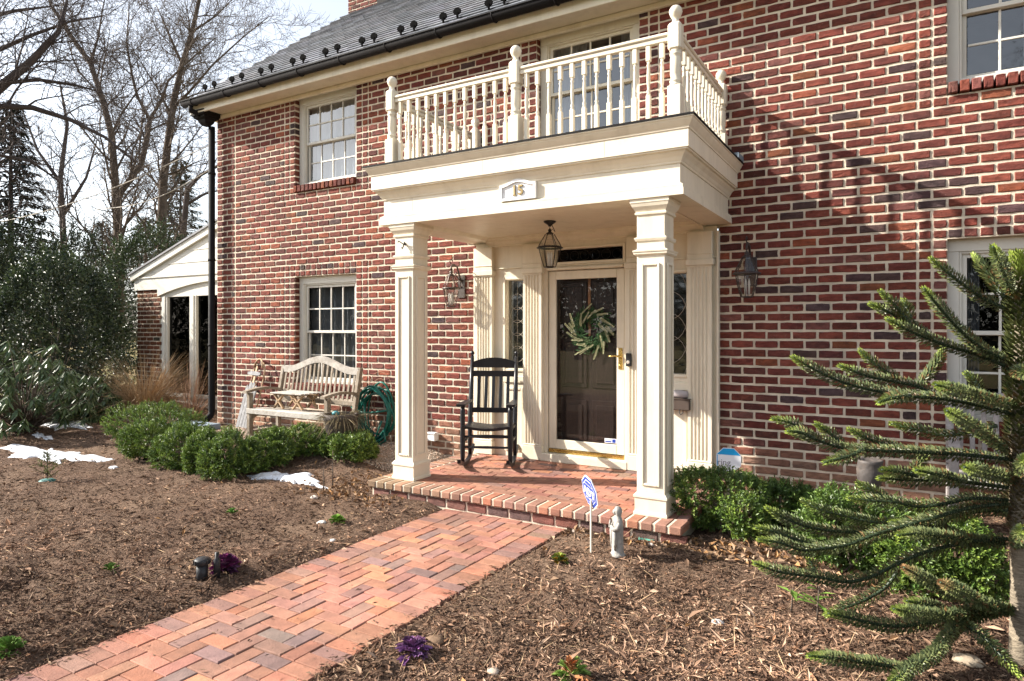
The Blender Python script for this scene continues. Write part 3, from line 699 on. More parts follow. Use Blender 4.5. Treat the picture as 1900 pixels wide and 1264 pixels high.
def entry():
    ops = [(-3.31, -2.43, 0, 2.205), (-3.21, -2.45, 2.29, 2.425), (-3.83, -3.605, 1.14, 2.12), (-2.135, -1.80, 1.14, 2.12)]
    x0, x1 = ENTRY[0] + .002, ENTRY[1] - .002; m = MB(); Y0, Y1 = -.03, .10
    xs = sorted({x0, x1, *[o[0] for o in ops], *[o[1] for o in ops]}); zs = sorted({FZ + .002, 2.551, *[o[2] for o in ops if o[2] > 0], *[o[3] for o in ops]})
    for a, b in zip(xs[:-1], xs[1:]):
        for c, d in zip(zs[:-1], zs[1:]):
            if any(o[0] < (a + b) / 2 < o[1] and o[2] < (c + d) / 2 < o[3] for o in ops): continue
            m.quad((a, Y0, c), (b, Y0, c), (b, Y0, d), (a, Y0, d))
    for o in ops:
        z0 = max(o[2], FZ)
        m.quad((o[0], Y0, z0), (o[0], Y0, o[3]), (o[0], Y1, o[3]), (o[0], Y1, z0)); m.quad((o[1], Y0, z0), (o[1], Y1, z0), (o[1], Y1, o[3]), (o[1], Y0, o[3]))
        m.quad((o[0], Y0, o[3]), (o[1], Y0, o[3]), (o[1], Y1, o[3]), (o[0], Y1, o[3])); m.quad((o[0], Y0, z0), (o[0], Y1, z0), (o[1], Y1, z0), (o[1], Y0, z0))
    m.box(x0 - .018, x0, -.06, .02, FZ, 2.5); m.box(x1, x1 + .018, -.06, .02, FZ, 2.5)
    s = m.build('entry_surround', PAINT, house)
    t = MB()
    for (a, b, c, d) in ((-3.865, -3.57, 1.105, 2.155), (-2.17, -1.765, 1.105, 2.155), (-3.245, -2.415, 2.262, 2.455)):      # glazing mouldings
        for (p, q, e, f) in ((a, a + .03, c, d), (b - .03, b, c, d), (a + .03, b - .03, c, c + .03), (a + .03, b - .03, d - .03, d)): t.bbox(p, q, -.045, -.0302, e, f, .006)
    for (a, b) in ((-3.86, -3.59), (-2.16, -1.775)):
        t.bbox(a, b, -.05, -.0302, .98, 1.06, .008)
        for (p, q, e, f) in ((a + .02, a + .05, .22, .93), (b - .05, b - .02, .22, .93), (a + .05, b - .05, .22, .25), (a + .05, b - .05, .90, .93)): t.bbox(p, q, -.042, -.0302, e, f, .006)
    t.bbox(-3.31, -2.43, -.06, .0, 2.206, 2.235, .006); t.bbox(x0, x1, -.055, -.0302, 2.25, 2.262, .004); t.bbox(-3.36, -2.38, -.10, .03, FZ + .001, FZ + .085, .006)
    t.build('entry_moulding', PAINT, s)
    for xc in (-4.10, -3.47, -2.275, -1.66):
        p = MB(); hw = .113; yb = -.085; nf = 5; fw = (2 * hw - .05) / nf; poly = [(-hw, -.03), (-hw, yb)]
        for i in range(nf):
            fx = -hw + .025 + i * fw; r_ = fw * .36; mx = fx + fw / 2
            for k in range(7):
                a = math.pi - math.pi * k / 6; poly.append((mx + r_ * math.cos(a), yb + r_ * math.sin(a) * .9))
        poly += [(hw, yb), (hw, -.03)]
        p.prism([(xc + a, b) for a, b in poly], 'z', FZ + .17, 2.165); po = p.build('pilaster', PAINT, house)
        b = MB(); b.bbox(xc - hw - .008, xc + hw + .008, -.095, -.0303, FZ + .003, FZ + .15, .004); b.bbox(xc - hw - .003, xc + hw + .003, -.09, -.0303, FZ + .15, FZ + .172, .008); b.build('base', PAINT, po)
        b = MB(); b.bbox(xc - hw - .002, xc + hw + .002, -.088, -.0303, 2.165, 2.18, .003); b.bbox(xc - hw - .02, xc + hw + .02, -.105, -.0303, 2.18, 2.24, .006); b.bbox(xc - hw - .004, xc + hw + .004, -.09, -.0303, 2.24, 2.50, .004); b.bbox(xc - hw - .01, xc + hw + .01, -.097, -.0303, 2.285, 2.298, .004); b.build('capital', PAINT, po)
    # sidelights and transom with leaded circles
    for (a, b, c, d) in ((-3.83, -3.605, 1.14, 2.12), (-2.135, -1.80, 1.14, 2.12)):
        g = MB(); g.quad((a, .03, c), (b, .03, c), (b, .03, d), (a, .03, d)); so = g.build('sidelight', LEADGLASS, house)
        l = MB(); cx = (a + b) / 2; rr = (b - a) * .48; z = c + rr * .8
        while z < d - .1:
            l.tube([(cx + rr * math.cos(q * math.pi / 12), .024, z + rr * 1.5 * math.sin(q * math.pi / 12)) for q in range(24)], .0022, 4, closed=True); z += rr * 1.35
        l.tube([(cx, .024, c), (cx, .024, d)], .0015, 4)
        l.build('leading', STEEL, so)
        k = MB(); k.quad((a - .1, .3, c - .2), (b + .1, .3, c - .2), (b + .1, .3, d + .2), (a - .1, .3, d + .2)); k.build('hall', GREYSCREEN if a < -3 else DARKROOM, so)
    g = MB(); g.quad((-3.21, .02, 2.29), (-2.45, .02, 2.29), (-2.45, .02, 2.425), (-3.21, .02, 2.425)); so = g.build('transom', DARKGLASS, house)
    l = MB()
    for i in range(6): l.tube([(-3.13 + i * .12 + .05 * math.cos(q * math.pi / 8), .014, 2.357 + .05 * math.sin(q * math.pi / 8)) for q in range(16)], .003, 4, closed=True)
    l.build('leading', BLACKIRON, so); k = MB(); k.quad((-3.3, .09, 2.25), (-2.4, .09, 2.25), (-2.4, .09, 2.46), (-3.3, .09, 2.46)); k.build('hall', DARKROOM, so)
    # timber front door behind the storm door
    d = MB(); X0, X1, Z0, Z1 = -3.31, -2.43, FZ + .09, 2.2; d.box(X0, X1, .10, .14, Z0, Z1)
    dr = d.build('front_door', DOORWOOD, house)
    for (a, b, c, e) in ((-3.20, -2.90, 1.55, 2.08), (-2.84, -2.54, 1.55, 2.08), (-3.20, -2.90, .95, 1.49), (-2.84, -2.54, .95, 1.49), (-3.20, -2.90, .36, .82), (-2.84, -2.54, .36, .82)):
        p = MB(); p.bbox(a, b, .088, .0995, c, e, .006); p.bbox(a + .05, b - .05, .078, .0878, c + .05, e - .05, .012); p.build('door_panel', DOORWOOD, dr)
    p = MB(); p.bbox(-2.888, -2.858, .090, .0995, 1.5, 2.2, .002); p.build('wreath_ribbon', DOORLIGHT, dr)
    s = MB(); fx0, fx1, fz0, fz1 = -3.302, -2.438, FZ + .13, 2.198; st = .085
    s.bbox(fx0, fx0 + st, -.012, .02, fz0, fz1, .005); s.bbox(fx1 - st, fx1, -.012, .02, fz0, fz1, .005); s.bbox(fx0 + st, fx1 - st, -.012, .02, fz1 - .09, fz1, .005); s.bbox(fx0 + st, fx1 - st, -.012, .02, fz0, fz0 + .10, .005)
    sd = s.build('storm_door', PAINT, house)
    g = MB(); g.quad((fx0 + st, .004, fz0 + .1), (fx1 - st, .004, fz0 + .1), (fx1 - st, .005, fz1 - .09), (fx0 + st, .005, fz1 - .09)); g.build('glass', DOORGLASS, sd)
    b = MB(); b.bbox(fx0, fx1, -.02, .018, FZ + .088, fz0 - .003, .004); b.build('sweep_plate', BRASS, sd)
    hd = MB(); hx = fx1 - .042; hd.bbox(hx - .022, hx + .022, -.02, -.0125, 1.165, 1.385, .004); hd.lathe([(.022, 0), (.02, .02), (.012, .03), (.012, .045)], 0, 0, 12, M=Matrix.Translation((hx, -.02, 1.30)) @ Matrix.Rotation(math.radians(90), 4, 'X'))
    hd.tube([(hx, -.062, 1.30), (hx - .04, -.066, 1.303), (hx - .09, -.066, 1.297), (hx - .115, -.06, 1.302)], [.011, .009, .008, .006], 8); hd.lathe([(.014, 0), (.013, .012), (.006, .014)], 0, 0, 10, M=Matrix.Translation((hx, -.02, 1.205)) @ Matrix.Rotation(math.radians(90), 4, 'X'))
    hd.build('handle', BRASS, sd)
    st_ = MB(); st_.box(-2.66, -2.53, .0005, .003, fz0 + .112, fz0 + .158); so = st_.build('alarm_sticker', SIGNWHITE, sd)
    st_ = MB(); st_.box(-2.575, -2.54, -.001, .0002, fz0 + .118, fz0 + .152); st_.box(-2.652, -2.585, -.001, .0002, fz0 + .12, fz0 + .132); st_.build('sticker_mark', BLUE, sd)
entry()

jm = mat('paint_seam', (.42, .36, .26), .7)
for (x, y, z0, z1) in ((-3.93, FY, 2.66, 2.80), (-1.98, FY - .085, 2.90, 3.02), (-3.1, FY - .085, 2.90, 3.02), (-2.25, FY - .035, 2.566, 2.61)):
    m = MB(); m.box(x - .0012, x + .0012, y - .0008, y + .004, z0, z1); m.build('board_joint', jm, house)
def balcony():
    zb = 3.121; root = part_empty('balcony_railing', house)
    yf = -1.50; XL, XM, XR = XC - 1.38, XC - .005, XC + 1.38; NW = .05
    def newel(x, y, half=False):
        m = MB(); m.bbox(x - NW, x + NW, y - NW, y + NW, zb, zb + .27, .004); m.bbox(x - NW, x + NW, y - NW, y + NW, 3.655, 3.862, .016)
        r = .044
        m.lathe([(.045, zb + .268), (.046, zb + .285), (.036, zb + .292), (.046, zb + .302), (.046, zb + .312), (.034, zb + .325), (.042, zb + .36), (.042, 3.60), (.035, 3.615), (.045, 3.625), (.045, 3.637), (.036, 3.645), (.045, 3.657)], x, y, 14)
        m.lathe([(.036, 3.86), (.03, 3.875), (.024, 3.885), (.024, 3.90), (.035, 3.91), (r, 3.93), (.05, 3.95), (r, 3.972), (.03, 3.99), (.012, 3.999), (0.0001, 4.0)], x, y, 16); m.build('newel_post', PAINT, root)
    for x, y in ((XL, yf), (XM, yf), (XR, yf), (XL, -.06), (XR, -.06)): newel(x, y)
    def run(p, q, n):
        p = Vector(p); q = Vector(q); d = (q - p).normalized(); a = p + d * NW; b = q - d * NW; m = MB()
        zt = 3.80
        m.bar(a + Vector((0, 0, zt - .012)), b + Vector((0, 0, zt - .012)), .068, .028, b=.008); m.bar(a + Vector((0, 0, zt - .045)), b + Vector((0, 0, zt - .045)), .044, .036, b=.004); m.build('top_rail', PAINT, root)
        m = MB(); m.bar(a + Vector((0, 0, zb + .035)), b + Vector((0, 0, zb + .035)), .045, .04, b=.004); m.build('bottom_rail', PAINT, root)
        for i in range(n):
            c = a.lerp(b, (i + .5) / n); h = .0175; m = MB(); x, y = c.x, c.y
            m.bbox(x - h, x + h, y - h, y + h, zb + .056, zb + .24, .003); m.bbox(x - h, x + h, y - h, y + h, 3.62, zt - .064, .003)
            m.lathe([(.014, zb + .239), (.016, zb + .25), (.010, zb + .258), (.017, zb + .272), (.010, zb + .288), (.013, zb + .32), (.0155, zb + .36), (.013, 3.56), (.010, 3.58), (.016, 3.592), (.010, 3.604), (.015, 3.621)], x, y, 8); m.build('baluster', PAINT, root)
    run((XL, yf, 0), (XM, yf, 0), 12); run((XM, yf, 0), (XR, yf, 0), 12); run((XL, yf, 0), (XL, -.06, 0), 12); run((XR, yf, 0), (XR, -.06, 0), 12)
balcony()

# ------------------------------------------------------------------ brick paving
PAVPAL = [((0.335, 0.168, 0.122), 40), ((0.305, 0.165, 0.127), 34), ((0.255, 0.155, 0.128), 18), ((0.195, 0.140, 0.125), 8), ((0.38, 0.175, 0.112), 12)]
def paver_geo(w, l, h, rg):
    b = .004; hw, hl = w / 2, l / 2; t = [rg.uniform(-.002, .002) for _ in range(4)]
    V = [(-hw, -hl, -h), (hw, -hl, -h), (hw, hl, -h), (-hw, hl, -h), (-hw, -hl, -b), (hw, -hl, -b), (hw, hl, -b), (-hw, hl, -b),
         (-hw + b, -hl + b, t[0]), (hw - b, -hl + b, t[1]), (hw - b, hl - b, t[2]), (-hw + b, hl - b, t[3])]
    F = [(0, 1, 5, 4), (1, 2, 6, 5), (2, 3, 7, 6), (3, 0, 4, 7), (4, 5, 9, 8), (5, 6, 10, 9), (6, 7, 11, 10), (7, 4, 8, 11), (8, 9, 10, 11)]
    return V, F
def pave(parent, items, name, z, h, pal, rg, tint=None, limit=300, zj=.003):
    """items: (x0, x1, y0, y1); the ones nearest the camera single, the rest joined"""
    def sc_(i):
        c = ((i[0] + i[1]) / 2, (i[2] + i[3]) / 2, z); return (1 if in_view(c, 30) else 0) / max(.3, depth_of(c)) ** 2
    items = sorted(items, key=lambda i: -sc_(i)); pools = {}; rest = MB(); org = origin(parent)
    for k, it in enumerate(items):
        w, l = it[1] - it[0], it[3] - it[2]; c = ((it[0] + it[1]) / 2, (it[2] + it[3]) / 2, z + rg.uniform(-zj, zj)); col = pick(pal, rg)
        if tint: col = tint(c, col, rg)
        key = (round(w, 3), round(l, 3)); j = .005 if w < .12 else .005
        if k < limit and sc_(it) > 0:
            if tint: 
                mb = MB(); put(mb, paver_geo(w - j, l - j, h, rg), lambda p: p, col); me = mb.mesh(name); me.materials.append(PAVER)
            else:
                pl = pools.setdefault(key, [])
                if len(pl) < 24:
                    mb = MB(); put(mb, paver_geo(w - j, l - j, h, rg), lambda p: p, col); me = mb.mesh(name); me.materials.append(PAVER); pl.append(me)
                else: me = rg.choice(pl)
            o = new_obj(name, me, None, parent, Vector(c) - org); o.rotation_euler = (0, 0, rg.uniform(-.012, .012))
        else: put(rest, paver_geo(w - j, l - j, h, rg), lambda p: (p[0] + c[0], p[1] + c[1], p[2] + c[2]), col)
    if rest.v: o = rest.build(name + '_field', PAVER, parent); o['kind'] = 'stuff'
SAND = mat('joint_sand', (0.30, 0.24, 0.19), 0.95, 0.3, 30, 0.4, 90, spec=0.1)
def walk():
    rg = random.Random(21); Yend = -9.0; b = MB(); b.quad((WX0, Yend, -.006), (WX1, Yend, -.006), (WX1, WY1 + .01, -.006), (WX0, WY1 + .01, -.006))
    o = b.build('brick_walk', SAND); o['kind'] = 'structure'; U = .0975; items = []
    fx0 = WX0 + .2; fx1 = WX1 - .2; n = int((WY1 - Yend) / U)
    for i in range(n):
        y = WY1 - i * U
        items.append((WX0, fx0, y - U, y)); items.append((fx1, WX1, y - U, y))
    nc = 8; u = (fx1 - fx0) / nc
    for r_ in range(-1, n + 1):
        for c in range(-1, nc + 1):
            k = (c - r_) % 4; y1 = WY1 - r_ * U
            if k == 0: x0, x1, ya, yb = fx0 + c * u, fx0 + (c + 2) * u, y1 - U, y1
            elif k == 2: x0, x1, ya, yb = fx0 + c * u, fx0 + (c + 1) * u, y1 - U, y1 + U
            else: continue
            x0, x1, ya, yb = max(fx0, x0), min(fx1, x1), max(Yend, ya), min(WY1, yb)
            if x1 - x0 > .02 and yb - ya > .02: items.append((x0, x1, ya, yb))
    pave(o, items, 'paver', 0.004, .05, PAVPAL, rg, zj=.0028)
walk()
def porch_floor():
    rg = random.Random(5); b = MB(); b.box(PX0 + .035, PX1 - .035, PY + .035, .02, -.2, FZ - .012)
    o = b.build('porch_floor', MORTAR); o['kind'] = 'structure'; items = []; E_ = .205
    y = PY + E_; k = 0
    while y < .02:
        x = PX0 + E_ - (.1 if k % 2 else 0)
        while x < PX1:
            a, c = max(x, PX0 + E_), min(x + .205, PX1)
            if c - a > .03: items.append((a, c, y, min(y + .1025, .03)))
            x += .205
        y += .1025; k += 1
    pave(o, items, 'floor_brick', FZ, .05, PAVPAL, rg, zj=.0015)
    def moss(c, col, rg):
        f = smooth01(-3.0, -4.3, c[0]) * rg.uniform(.15, .7) * (1.0 if c[1] < PY + .3 else .5)
        return tuple(a * (1 - f) + g * f for a, g in zip(col, (0.24, 0.21, 0.115)))
    ed = []; x = PX0
    while x < PX1 - .05: ed.append((x, x + .1065, PY, PY + E_ - .004)); x += .1065
    y = PY + E_
    while y < -.2: ed.append((PX0, PX0 + E_ - .004, y, y + .1065)); y += .1065
    # rounded-edge header bricks: thicker, mortared joints
    for it in ed:
        w, l = it[1] - it[0] - .013, it[3] - it[2] - (.013 if it[3] - it[2] < .15 else 0); cx, cy = (it[0] + it[1]) / 2, (it[2] + it[3]) / 2; mb = MB(); mb.cur = moss((cx, cy), pick(PAVPAL, rg), rg)
        mb.bbox(cx - w / 2, cx + w / 2, cy - l / 2, cy + l / 2, FZ - .062, FZ + .002 + rg.uniform(-.001, .001), .009); mb.build('edge_brick', PAVER, o)
    mm = MB(); mm.box(PX0 + .008, PX1, PY + .007, PY + E_, FZ - .058, FZ - .003); mm.box(PX0 + .008, PX0 + E_, PY + E_, -.2, FZ - .058, FZ - .003); mm.build('edge_mortar', MORTAR, o)
    x = PX0 + .04
    while x < PX1 - .1:                                  # riser course under the nosing
        mb = MB(); c = pick(PAL, rg); c = tuple(a * .75 + b_ * .25 for a, b_ in zip(c, (.3, .2, .17)))
        put(mb, brick_geo(.2, .078, .03, rg), lambda p: (p[0] + x + .106, p[1] + PY + .028, p[2] + .052), c); mb.build('riser_brick', BRICK, o); x += .2125
porch_floor()

# ------------------------------------------------------------------ side wing
def wing():
    Y = 1.0; root = part_empty('side_wing', house); P = lambda u, v: on_y(u, v, Y)
    xa = -12.83; xb = -12.08; xe = HX0 - .02
    m = MB(); m.box(xa + .01, xb, Y + .01, Y + .3, -.1, 2.34); m.box(xa + .01, xa + .3, Y + .3, 8, -.1, 2.34); m.build('wing_wall', MORTAR, root)
    rg = random.Random(4); b = MB(); k = 0; z = -.05
    while z < 2.28:
        x = xa - (CM / 2 if k % 2 else 0)
        while x < xb - .02:
            p, q = max(xa, x), min(xb + .06, x + CM)
            if q - p > .04:
                xc = (p + q) / 2; c = pick(PAL, rg); c = (c[0] * .75, c[1] * .95, c[2] * .6); put(b, brick_geo(q - p - .012, CH - .012, .03, rg), lambda v: (v[0] + xc, v[1] + Y, v[2] + z + .04), c)
            x += CM
        z += CH; k += 1
    o = b.build('wing_brick_field', BRICK, root); o['kind'] = 'stuff'
    s = .313; z0 = 2.66; rake = lambda x: z0 + (x - xa) * s
    t = MB(); t.prism([(xa - .06, 2.56), (xe, 2.56), (xe, rake(xe)), (xa - .06, rake(xa - .06))], 'y', Y - .02, Y + .1)
    for i, zz in enumerate((2.80, 3.02, 3.24, 3.46)):
        xs = max(xa, xa + (zz - z0) / s); t.bbox(xs, xe, Y - .03, Y - .0205, zz - .012, zz, .003)
    t.bar((xa - .10, Y - .05, rake(xa - .1) - .06), (xe, Y - .05, rake(xe) - .06), .05, .12, up=(0, 0, 1)); t.bbox(xa - .05, xe, Y - .05, Y + .1, 2.545, 2.575, .006)
    t.build('gable', TRIM, root)  # greyer putty paint on all wing trim puts tree shade into the colour
    f = MB(); cx = (xb + xe) / 2 + .3; half = cx - xb + .03; pts = [(xa - .03, 2.545)]; pts += [(xa - .03, 2.33), (xb - .03, 2.33), (xb - .03, 2.20)]
    for i in range(17): a = -1 + 2 * i / 16; pts.append((cx + a * half, 2.20 + .24 * (1 - a * a)))
    pts = [p for p in pts if p[0] <= xe]; pts.append((xe, pts[-1][1])); pts.append((xe, 2.545)); f.prism(pts, 'y', Y - .03, Y + .05); f.build('arched_frieze', TRIM, root)
    w_ = MB(); zt, zb_ = 2.20, .40
    w_.bbox(xb, xe, Y + .02, Y + .1, zt - .02, 2.5); xs = [xb, xb + .72 * 1, xb + 1.62, xb + 2.5]
    posts = [(-12.08, -11.84), (-11.21, -10.97), (-10.30, -10.06), (-9.4, -9.16)]
    for a, c in posts: w_.bbox(a + .02, c - .02, Y + .01, Y + .11, zb_, zt, .01); w_.bbox(a + .07, c - .07, Y - .005, Y + .0095, zb_, zt, .006)
    w_.bbox(xb - .03, xe, Y - .05, Y + .12, .33, zb_, .01); w_.bbox(xb, xe, Y + .0, Y + .1, .12, .33, .01); w_.bbox(xb - .02, xe, Y - .03, Y + .1, -.05, .12, .01)
    w_.build('window_frame', TRIM, root)
    for (a, b_), (c, d) in zip(posts[:-1], posts[1:]):
        g = MB(); g.quad((b_ - .02, Y + .06, zb_), (c + .02, Y + .06, zb_), (c + .02, Y + .061, zt), (b_ - .02, Y + .061, zt)); g.build('pane', DARKGLASS, root)
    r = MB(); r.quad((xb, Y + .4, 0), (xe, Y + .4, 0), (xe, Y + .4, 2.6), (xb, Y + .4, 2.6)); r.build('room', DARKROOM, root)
    rf = MB(); rf.prism([(xa - .14, rake(xa - .14)), (xe, rake(xe)), (xe, rake(xe) + .035), (xa - .14, rake(xa - .14) + .035)], 'y', Y - .10, 8.5); rf.build('wing_roof', SLATE, root)
wing()
v = MB(); p = on_y(806, 812, 0); v.bbox(p.x - .07, p.x + .07, -.09, -.004, p.z - .03, p.z + .07, .008); v.bbox(p.x - .08, p.x + .08, -.10, -.085, p.z + .05, p.z + .075, .006); v.build('wall_vent', WHITE, house)

# ------------------------------------------------------------------ lanterns
def lantern(name, label, iron, loc, scale, fat, pendant, group):
    t = thing(name, label, 'lantern', loc, 0.0, group); k = scale; n = 6
    # z = 0 at the bottom of the glass; frame widest at 0.62
    prof = [(.30, 0), (.42, .25), (.52, .52), (.56, .66), (.60, .68)]; hat = [(.60, .72), (.50, .86), (.36, 1.02), (.26, 1.14), (.24, 1.18)]
    def ring(r, z): return [Vector((r * k * fat * math.cos(math.pi / 6 + 2 * math.pi * i / n), r * k * fat * math.sin(math.pi / 6 + 2 * math.pi * i / n), z * k)) for i in range(n)]
    f = MB(); R0 = [ring(r * .5, z) for r, z in prof]; H0 = [ring(r * .5, z) for r, z in hat]
    for i in range(n): f.tube([q[i] for q in R0], .014 * k, 4); f.tube([q[i] for q in H0], .014 * k, 4)
    f.tube(R0[0], .016 * k, 4, closed=True); f.lathe([(.1 * k, -.035 * k), (.15 * k, -.02 * k), (.15 * k, .005 * k), (.02 * k, .01 * k)], 0, 0, 6)
    f.lathe([(.30 * k * fat, .66 * k), (.345 * k * fat, .67 * k), (.345 * k * fat, .70 * k), (.31 * k * fat, .73 * k), (.29 * k * fat, .73 * k)], 0, 0, 12, caps=False)
    f.lathe([(.13 * k, 1.17 * k), (.15 * k, 1.19 * k), (.10 * k, 1.23 * k), (.05 * k, 1.26 * k), (.07 * k, 1.30 * k), (.07 * k, 1.33 * k), (.02 * k, 1.37 * k), (.01 * k, 1.42 * k)], 0, 0, 10)
    f.build('frame', iron, t, local=True)
    for nm, RR in (('glass', R0), ('hat_glass', H0)):
        g = MB()
        for a, b in zip(RR[:-1], RR[1:]):
            for i in range(n): j = (i + 1) % n; g.quad(a[i] * .985, a[j] * .985, Vector((b[j].x * .985, b[j].y * .985, b[j].z)), Vector((b[i].x * .985, b[i].y * .985, b[i].z)))
        g.build(nm, LANTERNGLASS, t, local=True)
    b = MB()
    for i in range(3):
        a = 2 * math.pi * i / 3; x, y = .07 * k * math.cos(a), .07 * k * math.sin(a); b.lathe([(.024 * k, .05 * k), (.026 * k, .28 * k), (.022 * k, .30 * k), (.035 * k, .36 * k), (.03 * k, .45 * k), (.005 * k, .55 * k)], x, y, 8)
    b.build('candle', BULB, t, local=True)
    a = MB()
    if pendant:
        z = 1.42 * k; zc = pendant
        while z < zc - .06:
            a.tube([(0.011 * math.cos(q * math.pi / 5), 0, z + .016 + .018 * math.sin(q * math.pi / 5)) for q in range(10)], .003, 5, closed=True); a.tube([(0, .011 * math.cos(q * math.pi / 5), z + .038 + .018 * math.sin(q * math.pi / 5)) for q in range(10)], .003, 5, closed=True); z += .046
        a.lathe([(.012, zc - .05), (.02, zc - .035), (.055, zc - .012), (.06, zc)], 0, 0, 14); a.tube([(.02, 0, 1.36 * k), (.05, .01, zc - .1), (.02, 0, zc - .03)], .0035, 5); a.build('chain', iron, t, local=True)
    else:
        D = .215
        a.bbox(-.05, .05, D - .012, D, .35 * k, 1.25 * k, .006); a.tube([(0, D - .01, 1.0 * k), (0, D - .05, 1.2 * k), (0, D * .55, 1.55 * k), (0, D * .15, 1.62 * k), (0, 0, 1.50 * k), (0, 0, 1.40 * k)], .011, 8)
        a.tube([(0, D - .01, .75 * k), (0, D - .04, .85 * k), (0, D - .02, 1.0 * k), (0, D * .6, 1.12 * k), (0, D * .4, 1.25 * k), (0, D * .5, 1.34 * k)], .008, 6)
        a.tube([(0, 0, 1.62 * k), (0, -.03, 1.72 * k), (0, 0, 1.8 * k), (0, .03, 1.74 * k)], .006, 6); a.build('bracket', iron, t, local=True)
lantern('wall_lantern', 'small glazed wall lantern on sunlit brick left of the entry', mat('lantern_pewter', (.10, .085, .075), .4, .2, 25, metal=.6), (-4.455, -.215, 1.835), .30, 1.05, 0, 'lanterns round the porch')
lantern('wall_lantern', 'dark brown wall lantern on shaded brick right of the portico', BROWNIRON, (-1.205, -.215, 1.865), .30, 1.2, 0, 'lanterns round the porch')
lantern('hanging_lantern', 'black glazed lantern hanging from the porch ceiling', BLACKIRON, (-2.885, -.80, 2.165), .265, 1.38, 2.598 - 2.165, 'lanterns round the porch')

# ------------------------------------------------------------------ number plaque, flag hook, bell, mailbox, wreath
t = thing('number_plaque', 'white arched house number plaque reading 15 on the frieze', 'plaque', (-2.786, FY, 2.66)); m = MB()
def arch(hw, z0, z1, rise, n=14): return [(-hw, z0), (hw, z0)] + [(hw * (1 - 2 * i / n), z1 + rise * max(0, math.cos(math.pi * (i / n - .5) * 1.0)) ** 2) for i in range(n + 1)]
m.prism(arch(.175, 0, .135, .04), 'y', -.018, -.001); m.build('plate', WHITE, t, local=True); m = MB(); o_, i_ = arch(.175, 0, .135, .04), arch(.152, .02, .115, .036); n0 = len(m.v); L = len(o_)
for ys in (-.032, -.0185): m.v += [(x, ys, z) for x, z in o_] + [(x, ys, z) for x, z in i_]
for a in range(L):
    b = (a + 1) % L; m.face((n0 + a, n0 + b, n0 + L + b, n0 + L + a)); m.face((n0 + a, n0 + 2 * L + a, n0 + 2 * L + b, n0 + b)); m.face((n0 + L + a, n0 + L + b, n0 + 3 * L + b, n0 + 3 * L + a))
m.build('rim', WHITE, t, local=True)
for ch, dx in (('1', -.03), ('5', .028)):
    me = text_mesh(ch, .115, .005, Matrix.Translation((dx, -.024, .078)) @ Matrix.Rotation(math.radians(90), 4, 'X'), .0025); new_obj('numeral', me, OLDBRASS, t)
for nm, x0, x1 in (('serif', -.046, -.012),):
    m = MB(); m.box(x0, x1, -.029, -.019, .036, .044); m.build(nm, OLDBRASS, t, local=True)
t = thing('flag_hook', 'small black scrolled hook screwed to the left porch column', 'hook', (XC - 1.19, -1.54, 2.37)); m = MB()
m.tube([(0, 0, 0), (0, -.03, .005), (-.01, -.055, .02), (-.03, -.06, .03), (-.04, -.05, .018)], .005, 6); m.tube([(0, -.005, .02), (.005, -.03, -.02), (.0, -.04, -.045), (-.012, -.035, -.03)], .006, 6); m.tube([(.0, -.01, .0), (.02, -.03, .02), (.028, -.02, -.01)], .005, 6); m.build('hook', BLACKIRON, t, local=True)
t = thing('doorbell_camera', 'slim black doorbell camera beside the storm door handle', 'doorbell', (-2.36, -.0865, 1.27)); m = MB(); m.bbox(-.028, .028, -.028, -.001, -.065, .065, .006); m.build('body', PLASTICBLK, t, local=True)
m = MB(); m.lathe([(.018, 0), (.018, .004), (.012, .005)], 0, 0, 16, M=Matrix.Translation((0, -.028, -.025)) @ Matrix.Rotation(math.radians(90), 4, 'X')); m.build('button', STEEL, t, local=True)
t = thing('mailbox', 'brown metal mailbox with paper on the right side panel', 'mailbox', (-1.865, -.031, .80)); m = MB(); m.bbox(-.14, .12, -.10, -.001, 0, .10, .006); m.bbox(-.145, .125, -.105, -.0, .10, .112, .004); m.build('box', mat('brown_box', (.07, .05, .04), .5), t, local=True)
m = MB(); m.tube([(.03, -.10, 0.01), (.03, -.115, -.02), (.045, -.12, -.04), (.065, -.115, -.02), (.06, -.108, 0)], .005, 6); m.build('paper_hook', BLACKIRON, t, local=True)
m = MB(); m.smooth = True; m.lathe([(.0, -.1), (.03, -.095), (.04, -.04), (.04, .04), (.03, .095), (0.0001, .1)], 0, 0, 10, M=Matrix.Translation((.0, -.055, .150)) @ Matrix.Rotation(math.radians(90), 4, 'Y')); m.build('rolled_paper', mat('grey_paper', (.42, .38, .38), .8), t, local=True)

# ------------------------------------------------------------------ leaf clouds
def leaf_mesh(name, P, D, U, ln, wd, C, fold=0.35):
    """diamond leaves: P base points, D direction, U up-ish; ln, wd arrays; two quads folded on the midrib -> one mesh of tris"""
    n = len(P); D = D / (np.linalg.norm(D, axis=1, keepdims=True) + 1e-9); Sx = np.cross(D, U); Sx /= (np.linalg.norm(Sx, axis=1, keepdims=True) + 1e-9); N = np.cross(Sx, D)
    ln = np.asarray(ln).reshape(-1, 1); wd = np.asarray(wd).reshape(-1, 1)
    mid = P + D * ln * .45; V = np.stack([P, mid + Sx * wd * .5 + N * wd * fold, P + D * ln, mid - Sx * wd * .5 + N * wd * fold], 1).reshape(-1, 3)
    i = np.arange(n) * 4; F = np.stack([np.stack([i, i + 1, i + 2], 1), np.stack([i, i + 2, i + 3], 1)], 1).reshape(-1, 3)
    return np_mesh(name, V, F, np.repeat(C, 2, 0), False)
